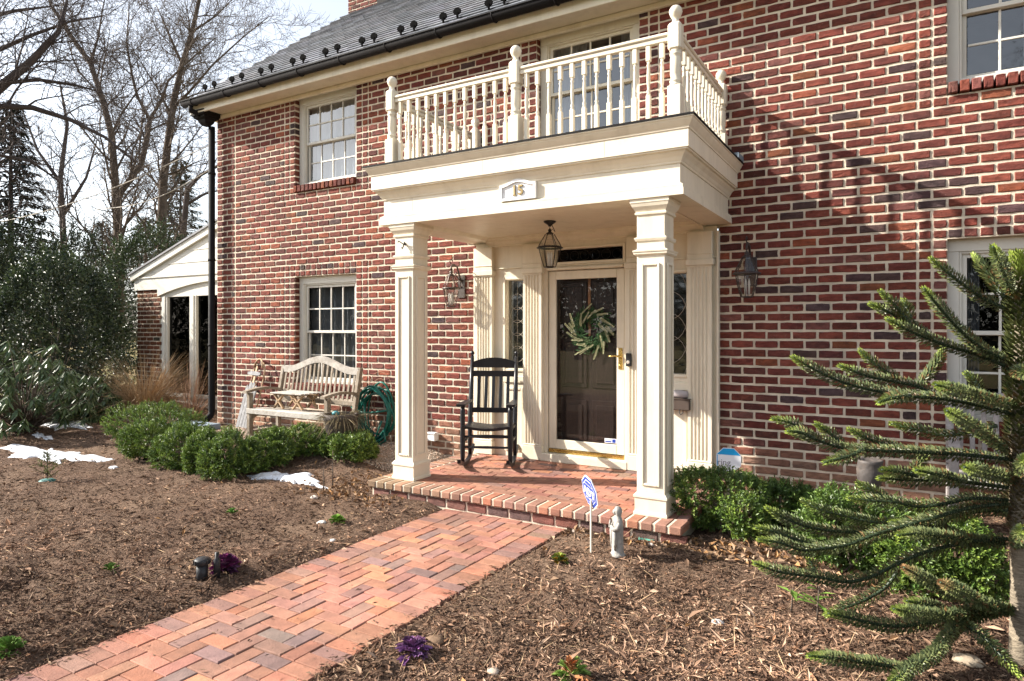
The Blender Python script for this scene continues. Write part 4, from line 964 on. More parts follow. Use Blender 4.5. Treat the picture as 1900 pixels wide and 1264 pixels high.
def shrub(name, label, c, rad, h, n_sh, leaf, cols, group, lumps=12, seed=1, upbias=.5, lp=9, sl=.055, cat='shrub', stems=True, mat_=None):
    """clipped or loose evergreen: leafy shoots spread over a lumpy mound, twiggy stems inside"""
    g = np.random.default_rng(seed); t = thing(name, label, cat, tuple(c), 0, group)
    rx, ry = rad; L = []
    for i in range(lumps):
        a = g.uniform(0, 2 * math.pi); q = math.sqrt(g.uniform(0, 1)) * .72; zc = h * g.uniform(.35, .72) * (1 - .25 * q)
        L.append((rx * q * math.cos(a), ry * q * math.sin(a), zc, g.uniform(.30, .48)))
    L.append((0, 0, h * .5, .62)); P = []
    ctr = np.array([(l[0], l[1], l[2]) for l in L]); rr = np.array([(l[3] * rx, l[3] * ry, min(l[3] * h * .95, h - l[2])) for l in L])
    while len(P) < n_sh:
        k = g.integers(len(L)); d = g.normal(size=3); d /= np.linalg.norm(d); p = ctr[k] + d * rr[k] * g.uniform(.78, 1.06)
        if p[2] < .02: continue
        e = ((p - ctr) / rr); s = (e ** 2).sum(1); s[k] = 9
        if s.min() < .62: continue
        P.append((p, d))
    base = np.array([p for p, d in P]); dr = np.array([d for p, d in P]); dr = dr + np.array([0, 0, upbias]) + g.normal(size=dr.shape) * .25; dr /= np.linalg.norm(dr, axis=1, keepdims=True)
    n = len(base); q = np.repeat(np.arange(n), lp); s = np.tile(np.linspace(-.75, .35, lp), n) * sl
    pos = base[q] + dr[q] * s[:, None]; tw = g.uniform(0, 2 * math.pi, n)[q] + np.tile(np.arange(lp) * 2.4, n)
    a = np.cross(dr, g.normal(size=dr.shape)); a /= np.linalg.norm(a, axis=1, keepdims=True); b = np.cross(dr, a)
    out = a[q] * np.cos(tw)[:, None] + b[q] * np.sin(tw)[:, None]; D = out * .8 + dr[q] * .75 + g.normal(size=out.shape) * .15
    ln = leaf[0] * g.uniform(.7, 1.25, n * lp); wd = leaf[1] * g.uniform(.8, 1.2, n * lp)
    cl = np.array(cols); shoot = cl[g.integers(len(cl), size=n)] * g.uniform(.75, 1.25, (n, 1)); C = shoot[q] * g.uniform(.8, 1.2, (n * lp, 1)) * (1 + .35 * (np.tile(np.linspace(0, 1, lp), n)[:, None] - .5))
    pos[:, 2] = np.maximum(pos[:, 2], .0)
    new_obj('foliage', leaf_mesh('foliage', pos, D, dr[q], ln, wd, np.clip(C, 0, 1)), mat_ or LEAF, t)
    if stems:
        m = MB()
        for i in range(14):
            k = g.integers(len(L)); e = ctr[k] + g.normal(size=3) * .1 * rx; st = np.array([g.normal() * .06, g.normal() * .06, -.02]); md = (st + e) / 2 + g.normal(size=3) * .03
            m.tube([st, md, e], [.012, .008, .004], 5)
        m.build('stem', BARK, t, local=True)
    return t
BOX = [(0.135, 0.205, 0.034), (0.100, 0.165, 0.028), (0.190, 0.26, 0.045), (0.060, 0.11, 0.024)]
BOXY = [(0.12, 0.19, 0.035), (0.085, 0.15, 0.028), (0.07, 0.12, 0.025)]
def bush_px(u0, u1, vt, vb, label, seed, cols=BOX, deep=1.0, group='boxwood shrubs in front of the bench', n=1500, zadd=0.0, leaf=(.024, .012), nm='boxwood_shrub'):
    b = on_z((u0 + u1) / 2, vb, .04 + zadd); d = depth_of(b); w_ = (u1 - u0) / FPX * d / 2 * 1.10; b = b + Vector((-S_, C_, 0)) * w_ * .72 * deep
    d2 = depth_of(b); zt = CAMZ + (612 - vt) / FPX * d2; z0 = gz(b.x, b.y) - .02
    return shrub(nm, label, (b.x, b.y, z0), (w_, w_ * deep), zt - z0, n, leaf, cols, group, seed=seed)
bush_px(172, 350, 744, 836, 'big spreading boxwood behind the row, nearest the snow', 1, n=1700, deep=.8)
bush_px(212, 306, 776, 855, 'leftmost boxwood in the front row, beside the snow', 2)
bush_px(274, 366, 784, 870, 'second boxwood from the left in the front row', 3)
bush_px(334, 408, 793, 879, 'third and narrowest boxwood from the left in the front row', 4)
bush_px(366, 466, 795, 889, 'boxwood standing farthest forward in the front row', 5, n=1700)
bush_px(438, 530, 792, 877, 'boxwood in the row in front of the bench left leg', 6)
bush_px(504, 592, 786, 868, 'boxwood in front of the middle of the bench', 7)
bush_px(562, 642, 797, 870, 'boxwood in front of the planter beside the bench', 8)
bush_px(612, 688, 803, 877, 'rightmost boxwood of the row, nearest the porch step', 9)
GR = 'boxwood shrubs under the right-hand wall'
bush_px(1272, 1478, 868, 1004, 'rounded boxwood beside the right porch column', 10, cols=BOX + BOXY, group=GR, n=2000, deep=.85)
bush_px(1405, 1552, 888, 1000, 'dark boxwood just right of the rounded one by the porch', 11, cols=BOX[1:2] + BOX[3:], group=GR, n=1300, deep=.8)
bush_px(1515, 1705, 905, 1072, 'yellow-green boxwood behind the spiky tree branches', 12, cols=BOXY, group=GR, n=2000, deep=.8)
bush_px(1640, 1885, 945, 1105, 'wide dark boxwood behind the spiky tree trunk', 13, cols=BOX + BOXY[:1], group=GR, n=2600, deep=.8)

# ------------------------------------------------------------------ wreath
def wreath():
    c = Vector((-2.845, .062, 1.56)); t = thing('wreath', 'twiggy wreath of pale green flower spikes on the front door', 'wreath', tuple(c)); g = random.Random(6)
    m = MB()
    for k in range(5): m.tube([(.15 * math.cos(a) + g.uniform(-.012, .012), g.uniform(-.014, .01), .15 * math.sin(a) + g.uniform(-.012, .012)) for a in [2 * math.pi * i / 18 for i in range(18)]], .004, 4, closed=True)
    m.build('twig_ring', BARK, t, local=True)
    P = []; D = []; C = []; LN = []; W = []
    for k in range(21):                                        # flower spikes
        a = 2 * math.pi * k / 21 + g.uniform(-.1, .1); r = .15 + g.uniform(-.05, .05); p0 = Vector((r * math.cos(a), -.02, r * math.sin(a)))
        d = Vector((math.cos(a - 1.25 + g.uniform(-.35, .35)), g.uniform(-.15, .02), math.sin(a - 1.25 + g.uniform(-.35, .35)))); L = g.uniform(.11, .18)
        for i in range(60):
            f = i / 60; q = g.uniform(0, 6.28); o = Vector((math.cos(q), math.sin(q) * .6, math.sin(q + 1))) * .4
            P.append(p0 + d * L * f); D.append(d * .8 + o); LN.append(.030 * (1.1 - f * .6)); W.append(.018); b = g.uniform(.7, 1.15); C.append((.62 * b, .62 * b, .38 * b))
    for k in range(900):                                       # leaves
        a = g.uniform(0, 6.283); r = .15 + g.gauss(0, .04); p0 = Vector((r * math.cos(a), g.uniform(-.015, .012), r * math.sin(a)))
        P.append(p0); D.append(Vector((math.cos(a - 1 + g.uniform(-.7, .7)), g.uniform(-.4, .3), math.sin(a - 1 + g.uniform(-.7, .7))))); LN.append(g.uniform(.04, .075)); W.append(.014); b = g.uniform(.7, 1.2); C.append((.08 * b, .17 * b, .07 * b))
    P = np.array([tuple(p) for p in P]); D = np.array([tuple(p) for p in D]); new_obj('spikes_and_leaves', leaf_mesh('sprays', P, D, np.tile([0.1, -1.0, .2], (len(P), 1)), LN, W, np.array(C)), MATTELEAF, t)
wreath()

# ------------------------------------------------------------------ rocking chair
def rocker():
    t = thing('rocking_chair', 'black wooden slat-back rocking chair on the brick porch', 'chair', (-3.74, -.52, FZ), math.radians(24)); HWd = .245; t.scale = (1.0, 1.0, .965)
    def rk(y): return .012 + .095 * ((y + .02) / .42) ** 2          # rocker curve
    for s in (-1, 1):
        x = s * HWd; m = MB(); poly = [(-.42 + .84 * i / 16) for i in range(17)]
        pts = [(y, rk(y) - .012) for y in poly] + [(y, rk(y) + .028) for y in poly[::-1]]; m.prism(pts, 'x', x - .017, x + .017); m.build('rocker', BLACKPAINT, t, local=True)
        m = MB(); m.lathe([(.018, rk(-.22) + .02), (.024, .12), (.027, .3), (.024, .44), (.026, .60), (.018, .655)], x, -.22, 10); m.build('front_leg', BLACKPAINT, t, local=True)
        m = MB(); b0 = Vector((x, .20, rk(.2) + .02)); b1 = Vector((x, .21, .42)); b2 = Vector((x * 1.0, .36, 1.16)); m.tube([b0, b0.lerp(b1, .5), b1, b1.lerp(b2, .5), b2], [.02, .025, .026, .025, .02], 10)
        fp = b2 + Vector((0, .006, .02)); m.lathe([(.012, -.02), (.014, -.008), (.022, .004), (.024, .018), (.016, .034), (.0001, .04)], 0, 0, 10, M=Matrix.Translation(fp)); m.build('back_post', BLACKPAINT, t, local=True)
        m = MB(); m.prism([(x - s * .035, -.29), (x + s * .055, -.29), (x + s * .06, -.18), (x + s * .03, .1), (x + s * .02, .25), (x - s * .02, .25), (x - s * .03, -.1)][::s], 'z', .655, .68); m.build('armrest', BLACKPAINT, t, local=True)
    bz = lambda z: .21 + (z - .42) * .15 / .74
    for (z0, z1, cr) in ((1.03, 1.09, .055), (.93, .995, 0), (.53, .585, 0)):
        m = MB(); n = 12; top = [(-HWd + 2 * HWd * i / n) for i in range(n + 1)]; y = bz((z0 + z1) / 2); pts = [(-HWd, z0), (HWd, z0)] + [(xx, z1 + cr * (1 - (xx / HWd) ** 2)) for xx in top[::-1]]; m.prism(pts, 'y', y - .012, y + .012); m.build('crest_rail' if cr else 'back_rail', BLACKPAINT, t, local=True)
    for i in range(5): 
        x = -.16 + i * .08; m = MB(); m.bar((x, bz(.575), .575), (x, bz(.94), .94), .034, .012, up=(0, 1, 0), b=.003); m.build('back_slat', BLACKPAINT, t, local=True)
    for k in range(11):                                              # slatted, dipped seat
        y = -.24 + k * .044; m = MB(); pts = [(x, y, .435 - .032 * math.cos(x / HWd * 1.5) + .02 * (k < 1)) for x in np.linspace(-HWd, HWd, 9)]
        n0 = len(m.v)
        for p in pts: m.v += [(p[0], y - .018, p[2]), (p[0], y + .018, p[2]), (p[0], y + .018, p[2] - .016), (p[0], y - .018, p[2] - .016)]
        for i in range(8):
            for q in range(4): m.face((n0 + i * 4 + q, n0 + i * 4 + (q + 1) % 4, n0 + i * 4 + 4 + (q + 1) % 4, n0 + i * 4 + 4 + q))
        m.face([n0, n0 + 1, n0 + 2, n0 + 3]); m.face([n0 + 35, n0 + 34, n0 + 33, n0 + 32]); m.build('seat_slat', BLACKPAINT, t, local=True)
    for (a, b) in (((-HWd, -.22, .33), (HWd, -.22, .33)), ((-HWd, -.22, .22), (HWd, -.22, .22)), ((-HWd, .2, .27), (HWd, .2, .27)), ((-HWd, -.22, .27), (-HWd, .2, .27)), ((HWd, -.22, .27), (HWd, .2, .27)), ((-HWd, -.22, .4), (-HWd, .21, .4)), ((HWd, -.22, .4), (HWd, .21, .4))):
        m = MB(); a, b = Vector(a), Vector(b); m.tube([a, a.lerp(b, .5), b], [.011, .015, .011], 8); m.build('stretcher', BLACKPAINT, t, local=True)
rocker()

# ------------------------------------------------------------------ garden bench with little table, sled, planter, hose
BZ = 0.17
def bench(loc, rz, label, W_=1.42, wm=TEAK, top=TEAKWHITE, hump=True, group=None):
    t = thing('garden_bench', label, 'bench', loc, rz, group); hw = W_ / 2; g = random.Random(9)
    for s in (-1, 1):
        x = s * (hw - .03); m = MB(); m.cur = (g.uniform(.85, 1.1),) * 3; m.bbox(x - .03, x + .03, -.50, -.44, -.06, .60, .006); m.build('front_leg', wm, t, local=True)
        m = MB(); m.bar((x, -.02, -.06), (x, -.03, .42), .055, .055, b=.006); m.bar((x, -.03, .42), (x, .07, .93), .055, .055, up=(0, 1, 0), b=.006); m.build('back_leg', wm, t, local=True)
        m = MB(); n = 9; P = [(-.55 + .55 * i / n, .60 + .035 * math.sin(math.pi * i / n * 1.0) - .0) for i in range(n + 1)]
        m.prism([(y, z) for y, z in P] + [(y, z + .032) for y, z in P[::-1]], 'x', x - .035, x + .035); m.build('armrest', wm, t, local=True)
        m = MB(); m.bbox(x - .022, x + .022, -.44, -.04, .08, .13, .004); m.build('stretcher', wm, t, local=True)
        m = MB(); m.prism([(-.44, .36), (-.06, .36), (-.06, .30), (-.25, .34), (-.44, .28)], 'x', x - .02, x + .02); m.build('seat_bracket', wm, t, local=True)
    m = MB(); m.bbox(-hw, hw, -.51, -.475, .345, .41, .006); m.build('seat_front_rail', top, t, local=True)
    for i in range(6):
        m = MB(); y = -.47 + i * .075; m.cur = (g.uniform(.85, 1.15),) * 3; m.bbox(-hw + .01, hw - .01, y, y + .06, .392 - .006 * i, .412 - .006 * i, .004); m.build('seat_slat', top if i < 3 else wm, t, local=True)
    n = 24; zt = lambda x: .845 + (.135 * (.5 + .5 * math.cos(math.pi * min(1, abs(x) / (hw * .82)))) if hump else .05)
    xs = [-hw + .03 + (W_ - .06) * i / n for i in range(n + 1)]; m = MB(); n0 = len(m.v); yb = .055
    for x in xs: z = zt(x); m.v += [(x, yb - .02, z), (x, yb + .02, z + .006), (x, yb + .02, z + .085), (x, yb - .02, z + .08)]
    for i in range(n):
        for q in range(4): m.face((n0 + i * 4 + q, n0 + i * 4 + (q + 1) % 4, n0 + i * 4 + 4 + (q + 1) % 4, n0 + i * 4 + 4 + q))
    m.face((n0 + 3, n0 + 2, n0 + 1, n0)); m.face(tuple(n0 + n * 4 + q for q in range(4))); m.build('crest_rail', top, t, local=True)
    m = MB(); m.bar((-hw + .03, -.015, .50), (hw - .03, -.015, .50), .03, .06, b=.005); m.build('back_rail', wm, t, local=True)
    k = 17
    for i in range(k):
        x = -hw + .10 + (W_ - .20) * i / (k - 1); m = MB(); m.cur = (g.uniform(.85, 1.15),) * 3; m.bar((x, -.012, .52), (x, .052, zt(x) + .012), .034, .014, up=(0, 1, 0), b=.003); m.build('back_slat', wm, t, local=True)
    return t
bench((-6.42, -.40, BZ), 0, 'weathered wooden garden bench with curved back under the left window')
def table():
    t = thing('folding_table', 'small slatted folding table standing on the bench seat', 'table', (-6.55, -.62, BZ + .413)); g = random.Random(2)
    for i in range(6):
        y = -.17 + i * .062; m = MB(); m.cur = (g.uniform(.9, 1.15),) * 3; m.bbox(-.28, .28, y, y + .052, .19, .205, .003); m.build('top_slat', TEAKWHITE, t, local=True)
    for x in (-.17, .17):
        for s in (-1, 1): m = MB(); m.bar((x - s * .085, -.12, .008), (x + s * .085, -.12, .185), .022, .035, up=(0, 1, 0), b=.003); m.build('leg', WARMWOOD, t, local=True); m = MB(); m.bar((x - s * .085, .11, .008), (x + s * .085, .11, .185), .022, .035, up=(0, 1, 0), b=.003); m.build('leg', WARMWOOD, t, local=True)
    for y in (-.1, .1): m = MB(); m.bbox(-.26, .26, y - .012, y + .012, .168, .1895, .003); m.build('batten', WARMWOOD, t, local=True)
table()
def sled():
    t = thing('wooden_sled', 'old whitewashed wooden sled leaning on the wall beside the bench', 'sled', (-8.02, -.32, .10), math.radians(-14)); M = Matrix.Rotation(math.radians(-15), 4, 'X'); 
    for i in range(4):
        x = -.135 + i * .09; L0, L1 = .03 + .03 * abs(i - 1.5), .78 - .05 * abs(i - 1.5); m = MB(); poly = [(x - .04, L0 + .03), (x, L0), (x + .04, L0 + .03), (x + .04, L1 - .03), (x, L1), (x - .04, L1 - .03)]
        m.prism(poly, 'y', -.012, 0); m.v = [tuple(M @ Vector(v)) for v in m.v]; m.build('deck_plank', mat('sled_white%d' % i, (.20, .20, .205), .85, .3, 10, .3, dirt=(.10, .09, .08), dirt_scale=12, dirt_amt=.6) if i == 0 else MATS['sled_white0'], t, local=True)
    for s in (-1, 1):
        m = MB(); P = [(s * .19, .05, .0), (s * .19, .05, .3), (s * .19, .05, .7), (s * .17, .045, .92), (s * .12, .02, 1.04)]; m.tube([M @ Vector(p) for p in P], .011, 6); m.build('runner', WARMWOOD, t, local=True)
        for z in (.2, .6): m = MB(); m.tube([M @ Vector(p) for p in ((s * .19, .05, z), (s * .14, .0, z + .04))], .008, 5); m.build('strut', BLACKIRON, t, local=True)
    m = MB(); m.prism([(-.2, .86), (-.16, .845), (.16, .845), (.2, .86), (.2, .885), (.1, .90), (-.1, .90), (-.2, .885)], 'y', -.03, -.008); m.v = [tuple(M @ Vector(v)) for v in m.v]; m.build('steering_bar', MATS['sled_white0'], t, local=True)
    m = MB(); m.prism([(-.025, .74), (.025, .74), (.02, .98), (-.02, .98)], 'y', -.006, .006); m.v = [tuple(M @ Vector(v)) for v in m.v]; m.build('centre_board', WARMWOOD, t, local=True)
    m = MB(); m.tube([M @ Vector((.13 * math.cos(a), .01, .96 + .13 * math.sin(a))) for a in [math.pi * i / 10 for i in range(11)]], .012, 6); m.tube([M @ Vector(p) for p in ((.17, .0, .86), (.12, -.05, .6), (.16, -.06, .35))], .005, 5); m.build('bow', WARMWOOD, t, local=True)
sled()
def planter():
    b = on_y(634, 795, -.86); z0 = .14; t = thing('planter_pot', 'dark pot of dried grass at the right end of the bench', 'planter', (-5.47, -.93, z0)); m = MB()
    m.lathe([(.10, 0), (.115, .05), (.135, .28), (.15, .30), (.15, .34), (.13, .34), (.12, .30), (.0001, .29)], 0, 0, 18); m.build('pot', mat('dark_pot', (.07, .055, .045), .8, .3, 12, .4), t, local=True); g = np.random.default_rng(3); n = 230
    a = g.uniform(0, 6.283, n); r = g.uniform(.02, .15, n); P = np.stack([r * np.cos(a), r * np.sin(a), np.full(n, .32)], 1); h = g.uniform(-.5, .5, n); D = np.stack([np.cos(a) * g.uniform(.2, 1, n), np.sin(a) * g.uniform(.2, 1, n), h], 1)
    P2 = P + D * .06; D2 = np.stack([np.cos(a) * .45, np.sin(a) * .45, -g.uniform(-.1, 1.0, n)], 1); c = np.array([[.36, .29, .18], [.28, .24, .15], [.20, .17, .11]])
    me = leaf_mesh('dried_grass', np.concatenate([P, P2]), np.concatenate([D, D2]), np.tile([0.2, .1, 1.], (2 * n, 1)), np.concatenate([g.uniform(.05, .12, n), g.uniform(.06, .22, n)]), np.full(2 * n, .006), c[g.integers(3, size=2 * n)]); new_obj('dried_grass', me, MATTELEAF, t); t.scale = (1.3, 1.3, 1.42)
    m = MB(); m.lathe([(.03, 0), (.033, .015), (.02, .026), (.0001, .03)], 0, 0, 12, M=Matrix.Translation((-.02, -.04, .335))); m.build('blue_cap', mat('teal_cap', (.05, .22, .25), .5), t, local=True)
planter()
def hose():
    t = thing('garden_hose', 'coiled dark green garden hose on the wall left of the portico', 'hose', (-5.66, -.14, .16)); g = random.Random(12); m = MB()
    for k in range(11):
        rx, rz_ = .275 + g.uniform(-.06, .035), .325 + g.uniform(-.06, .04); cx, cz = g.uniform(-.035, .03), .37 + g.uniform(-.04, .03); yy = -.09 + k * .016; tl = g.uniform(-.2, .25); n = 30; P = []
        for i in range(n):
            a = 2 * math.pi * i / n; P.append((cx + rx * math.cos(a + tl) * (1 + .05 * math.sin(3 * a + k)), yy + .015 * math.sin(2 * a + k), max(.012, cz + rz_ * math.sin(a + tl) * (1 - .08 * math.sin(a * 2 + k)))))
        m.tube(P, .0125, 8, closed=True)
    m.tube([(-.30, -.12, .44), (-.1, -.12, .38), (.1, -.11, .40), (.27, -.10, .43)], .0125, 8); m.tube([(-.26, -.1, .2), (-.12, -.13, .06), (.1, -.14, .02), (.24, -.1, .12)], .0125, 8); m.tube([(.22, -.1, .2), (.26, -.12, .06), (.18, -.16, .012), (.36, -.2, .012)], .0125, 8); m.tube([(-.08, -.13, .5), (-.02, -.14, .2), (.1, -.14, .05), (.2, -.12, .3)], .0125, 8)
    m.build('coil', HOSE, t, local=True)
    t = thing('wire_hose_hanger', 'thin rusty wire hanger arched above the coiled hose', 'wire stand', (-5.66, -.06, .16)); m = MB(); rust = mat('rusty_wire', (.30, .17, .10), .7, .2, 20)
    for (r, z) in ((.20, .62), (.15, .60), (.10, .58)): m.tube([(r * math.cos(a), 0, z + (r * 1.3) * math.sin(a)) for a in [math.pi * i / 14 for i in range(15)]] + [(-r, 0, .2)], .0035, 5)
    for x in (-.2, .2): m.tube([(x, 0, 0), (x, 0, .62)], .004, 5)
    m.build('wire', rust, t, local=True)
hose()
t = thing('splash_block', 'flat blue-grey stone slab at the foot of the downspout', 'stone slab', (-8.72, -.62, gz(-8.72, -.62))); m = MB(); m.bbox(-.34, .34, -.26, .26, -.02, .07, .012); m.build('slab', SLAB, t, local=True)

# ------------------------------------------------------------------ signs, statue, small garden things
def octagon(hw, hh, k=.42): return [(-hw * k, -hh), (hw * k, -hh), (hw, -hh * k), (hw, hh * k), (hw * k, hh), (-hw * k, hh), (-hw, hh * k), (-hw, -hh * k)]
def yard_signs():
    t = thing('alarm_sign', 'blue octagonal ADT yard sign on a metal stake by the walk', 'sign', (-1.876, -2.15, 0), math.radians(-40)); R9 = Matrix.Rotation(math.radians(90), 4, 'X')
    m = MB(); m.bbox(-.011, .011, .004, .012, -.05, .40, .002); m.build('stake', STEEL, t, local=True)
    TL = Matrix.Translation((0, 0, .44)) @ Matrix.Rotation(math.radians(14), 4, 'X') @ Matrix.Rotation(math.radians(14), 4, 'Y')
    for nm, s, y0, y1, mm in (('border', 1.0, -.003, .003, SIGNWHITE), ('panel', .93, -.0045, -.0031, BLUE), ('inner_line', .76, -.0058, -.0046, SIGNWHITE), ('field', .715, -.007, -.0059, BLUE)):
        m = MB(); m.prism([(x * s, z * s) for x, z in octagon(.105, .115)], 'y', y0, y1); m.v = [tuple(TL @ Vector(v)) for v in m.v]; m.build(nm, mm, t, local=True)
    new_obj('lettering', text_mesh('ADT', .078, .0006, TL @ Matrix.Translation((0, -.0078, -.004)) @ R9, .004), SIGNWHITE, t)
    new_obj('lettering', text_mesh('PROTECTED BY', .0165, .0004, TL @ Matrix.Translation((0, -.0078, .054)) @ R9), SIGNWHITE, t)
    new_obj('lettering', text_mesh('SECURITY', .024, .0004, TL @ Matrix.Translation((0, -.0078, -.052)) @ R9), SIGNWHITE, t)
    p = on_y(1352, 866, -.35); t = thing('camera_sign', 'white and cyan octagonal ring sign behind the right boxwood', 'sign', (p.x, -.35, 0), math.radians(6)); z = p.z + .06
    m = MB(); m.bbox(-.012, .012, .002, .010, .0, z + .12, .002); m.build('stake', STEEL, t, local=True); TL = Matrix.Translation((0, 0, z))
    m = MB(); m.prism(octagon(.105, .105, .45), 'y', -.004, .0015); m.v = [tuple(TL @ Vector(v)) for v in m.v]; m.build('panel', SIGNWHITE, t, local=True)
    m = MB(); m.prism([(-.10, .045), (.10, .045), (.045, .10), (-.045, .10)], 'y', -.0055, -.0041); m.prism([(-.10, -.10), (-.094, -.10), (-.094, .04), (-.10, .04)], 'y', -.0055, -.0041); m.v = [tuple(TL @ Vector(v)) for v in m.v]; m.build('cyan_band', CYAN, t, local=True)
    new_obj('lettering', text_mesh('ring', .075, .0006, TL @ Matrix.Translation((-.04, -.0052, -.025)) @ R9), SIGNGREY, t)
yard_signs()
def statue():
    x, y = -1.663, -2.17; t = thing('garden_statue', 'small grey stone statue of a robed praying figure in the mulch', 'statue', (x, y, gz(x, y) - .01), math.radians(-52)); g = random.Random(5)
    m = MB(); m.smooth = True; n = 26
    prof = [(0, .058, .050), (.012, .06, .052), (.02, .052, .045), (.03, .047, .040), (.10, .044, .037), (.17, .046, .038), (.215, .048, .037), (.24, .046, .033), (.256, .038, .028), (.268, .025, .023), (.278, .0245, .025), (.295, .029, .030), (.312, .0285, .030), (.326, .022, .024), (.334, .010, .012), (.337, .001, .001)]
    n0 = len(m.v)
    for (z, rx, ry) in prof:
        for i in range(n):
            a = 2 * math.pi * i / n; fold = 1 + (.055 * math.sin(a * 7 + z * 9) * smooth01(.24, .12, z) if z > .02 else 0); px, py = rx * fold * math.cos(a), ry * fold * math.sin(a)
            if .27 < z < .33 and math.sin(a) < -.72: py += .006                       # hood opening with the face set back
            m.v.append((px, py, z))
    for k in range(len(prof) - 1):
        for i in range(n): j = (i + 1) % n; m.face((n0 + k * n + i, n0 + k * n + j, n0 + (k + 1) * n + j, n0 + (k + 1) * n + i))
    m.face([n0 + i for i in range(n)][::-1]); bo = m.build('robe', STONE, t, local=True)
    f = MB(); f.lathe([(.0001, -.018), (.010, -.015), (.0155, -.004), (.0155, .006), (.010, .016), (.0001, .019)], 0, 0, 12, M=Matrix.Translation((0, -.019, .298))); f.lathe([(.004, 0), (.002, .006)], 0, 0, 6, M=Matrix.Translation((0, -.034, .296)) @ Matrix.Rotation(math.radians(90), 4, 'X'))
    f.build('face', STONE, t, local=True)
    h = MB()
    for s in (-1, 1):
        h.tube([(s * .044, .0, .232), (s * .05, -.018, .195), (s * .036, -.040, .190), (s * .010, -.050, .208)], [.013, .016, .015, .010], 8)
        h.tube([(s * .034, -.034, .18), (s * .04, -.03, .12), (s * .036, -.03, .05)], [.012, .012, .008], 6)
        h.tube([(s * .006, -.050, .205), (s * .004, -.054, .225), (s * .003, -.052, .246)], [.007, .006, .003], 7)
    h.build('arms_and_hands', STONE, t, local=True)
statue()
def bits():
    p = on_z(1200, 1003, .02); t = thing('valve_cover', 'round pale green valve cover flush in the mulch', 'valve cover', (p.x, p.y, gz(p.x, p.y))); m = MB(); m.lathe([(.06, -.02), (.06, .012), (.054, .016), (.05, .012), (.0001, .012)], 0, 0, 20); m.build('lid', VALVE, t, local=True)
    p = on_z(375, 1077, .02); g0 = gz(p.x, p.y); t = thing('drain_riser', 'black capped plastic standpipe beside the purple kale', 'pipe', (p.x, p.y, g0)); m = MB(); m.lathe([(.034, -.03), (.034, .10)], 0, 0, 16); m.build('pipe', PLASTICBLK, t, local=True)
    m = MB(); n = 28; pr = []; m.lathe([(.046, .095), (.048, .10), (.046, .122), (.038, .13), (.0001, .131)], 0, 0, 18)
    for i in range(12): a = 2 * math.pi * i / 12; m.box(.043, .051, -.005, .005, .098, .122, Matrix.Rotation(a, 4, 'Z'))
    m.build('cap', PLASTICBLK, t, local=True); m = MB(); m.lathe([(.02, 0), (.02, .12), (.012, .13), (.012, .165), (.0001, .166)], .075, .05, 12); m.build('nozzle', PLASTICBLK, t, local=True)
    def kale(u, v, label, hh, cols, nl, sz, name='ornamental_kale', cat='kale plant', group=None, matl=MATTELEAF):
        p = on_z(u, v, .03); t = thing(name, label, cat, (p.x, p.y, gz(p.x, p.y) - .01), 0, group); g = np.random.default_rng(int(u)); n = nl; k = np.arange(n) / n; a = np.arange(n) * 2.4; el = .08 + .95 * k + g.normal(0, .15, n)
        D = np.stack([np.cos(a) * np.cos(el), np.sin(a) * np.cos(el), np.sin(el)], 1); P = np.zeros((n, 3)); P[:, 2] = k * hh * .45 + .01; c = np.array(cols)[g.integers(len(cols), size=n)] * g.uniform(.8, 1.2, (n, 1))
        # each leaf is a ruffled fan of five leaflets
        q = np.repeat(np.arange(n), 5); off = np.tile(np.linspace(-.7, .7, 5), n); U = np.stack([-D[:, 0] * D[:, 2], -D[:, 1] * D[:, 2], 1 - D[:, 2] ** 2], 1) + 1e-3; Sx = np.cross(D, U); Sx /= np.linalg.norm(Sx, axis=1, keepdims=True)
        DD = D[q] + Sx[q] * off[:, None] * .8 + g.normal(size=(n * 5, 3)) * .12; PP = P[q] + D[q] * (.5 * sz * (1.25 - .55 * k))[q][:, None]
        P_ = np.concatenate([P, PP]); D_ = np.concatenate([D, DD]); U_ = np.concatenate([U, U[q]]); C_2 = np.concatenate([c, c[q] * g.uniform(.8, 1.2, (n * 5, 1))])
        new_obj('leaves', leaf_mesh('leaves', P_, D_, U_, np.concatenate([sz * (1.25 - .55 * k), (sz * (.75 - .3 * k))[q]]), np.concatenate([np.full(n, sz * .5), np.full(n * 5, sz * .42)]), np.clip(C_2, 0, 1)), matl, t)
    PUR = [(.16, .03, .11), (.23, .04, .15), (.10, .03, .075), (.20, .09, .17)]
    kale(418, 1062, 'upright purple ornamental kale beside the standpipe', .09, PUR, 38, .080)
    kale(766, 1216, 'low flattened purple ornamental kale in the foreground mulch', .05, [(.24, .10, .26), (.30, .16, .32), (.16, .07, .15)], 26, .075)
    YG = [(.20, .26, .05), (.32, .33, .06), (.14, .20, .05)]
    kale(1038, 1038, 'low yellow and green pansy clump beside the brick walk', .05, YG + [(.45, .30, .04)], 30, .055, 'pansy_plant', 'pansy'); kale(625, 968, 'small bright green seedling by a white stone in the mulch', .05, [(.18, .32, .05), (.26, .42, .08)], 20, .06, 'green_seedling', 'seedling')
    kale(1060, 1262, 'green seedling with reddish tip at the bottom edge', .10, [(.20, .30, .06), (.35, .16, .07), (.26, .36, .09)], 16, .075, 'green_seedling', 'seedling'); kale(12, 1212, 'grass-green weed tuft at the left edge of the mulch', .06, [(.14, .24, .05)], 20, .07, 'weed_tuft', 'weed')
    kale(430, 950, 'tiny green weed far left in the open mulch', .04, [(.14, .26, .06)], 10, .05, 'weed_tuft', 'weed'); kale(205, 1055, 'faint green weed left of the standpipe', .04, [(.13, .2, .05)], 10, .05, 'weed_tuft', 'weed')
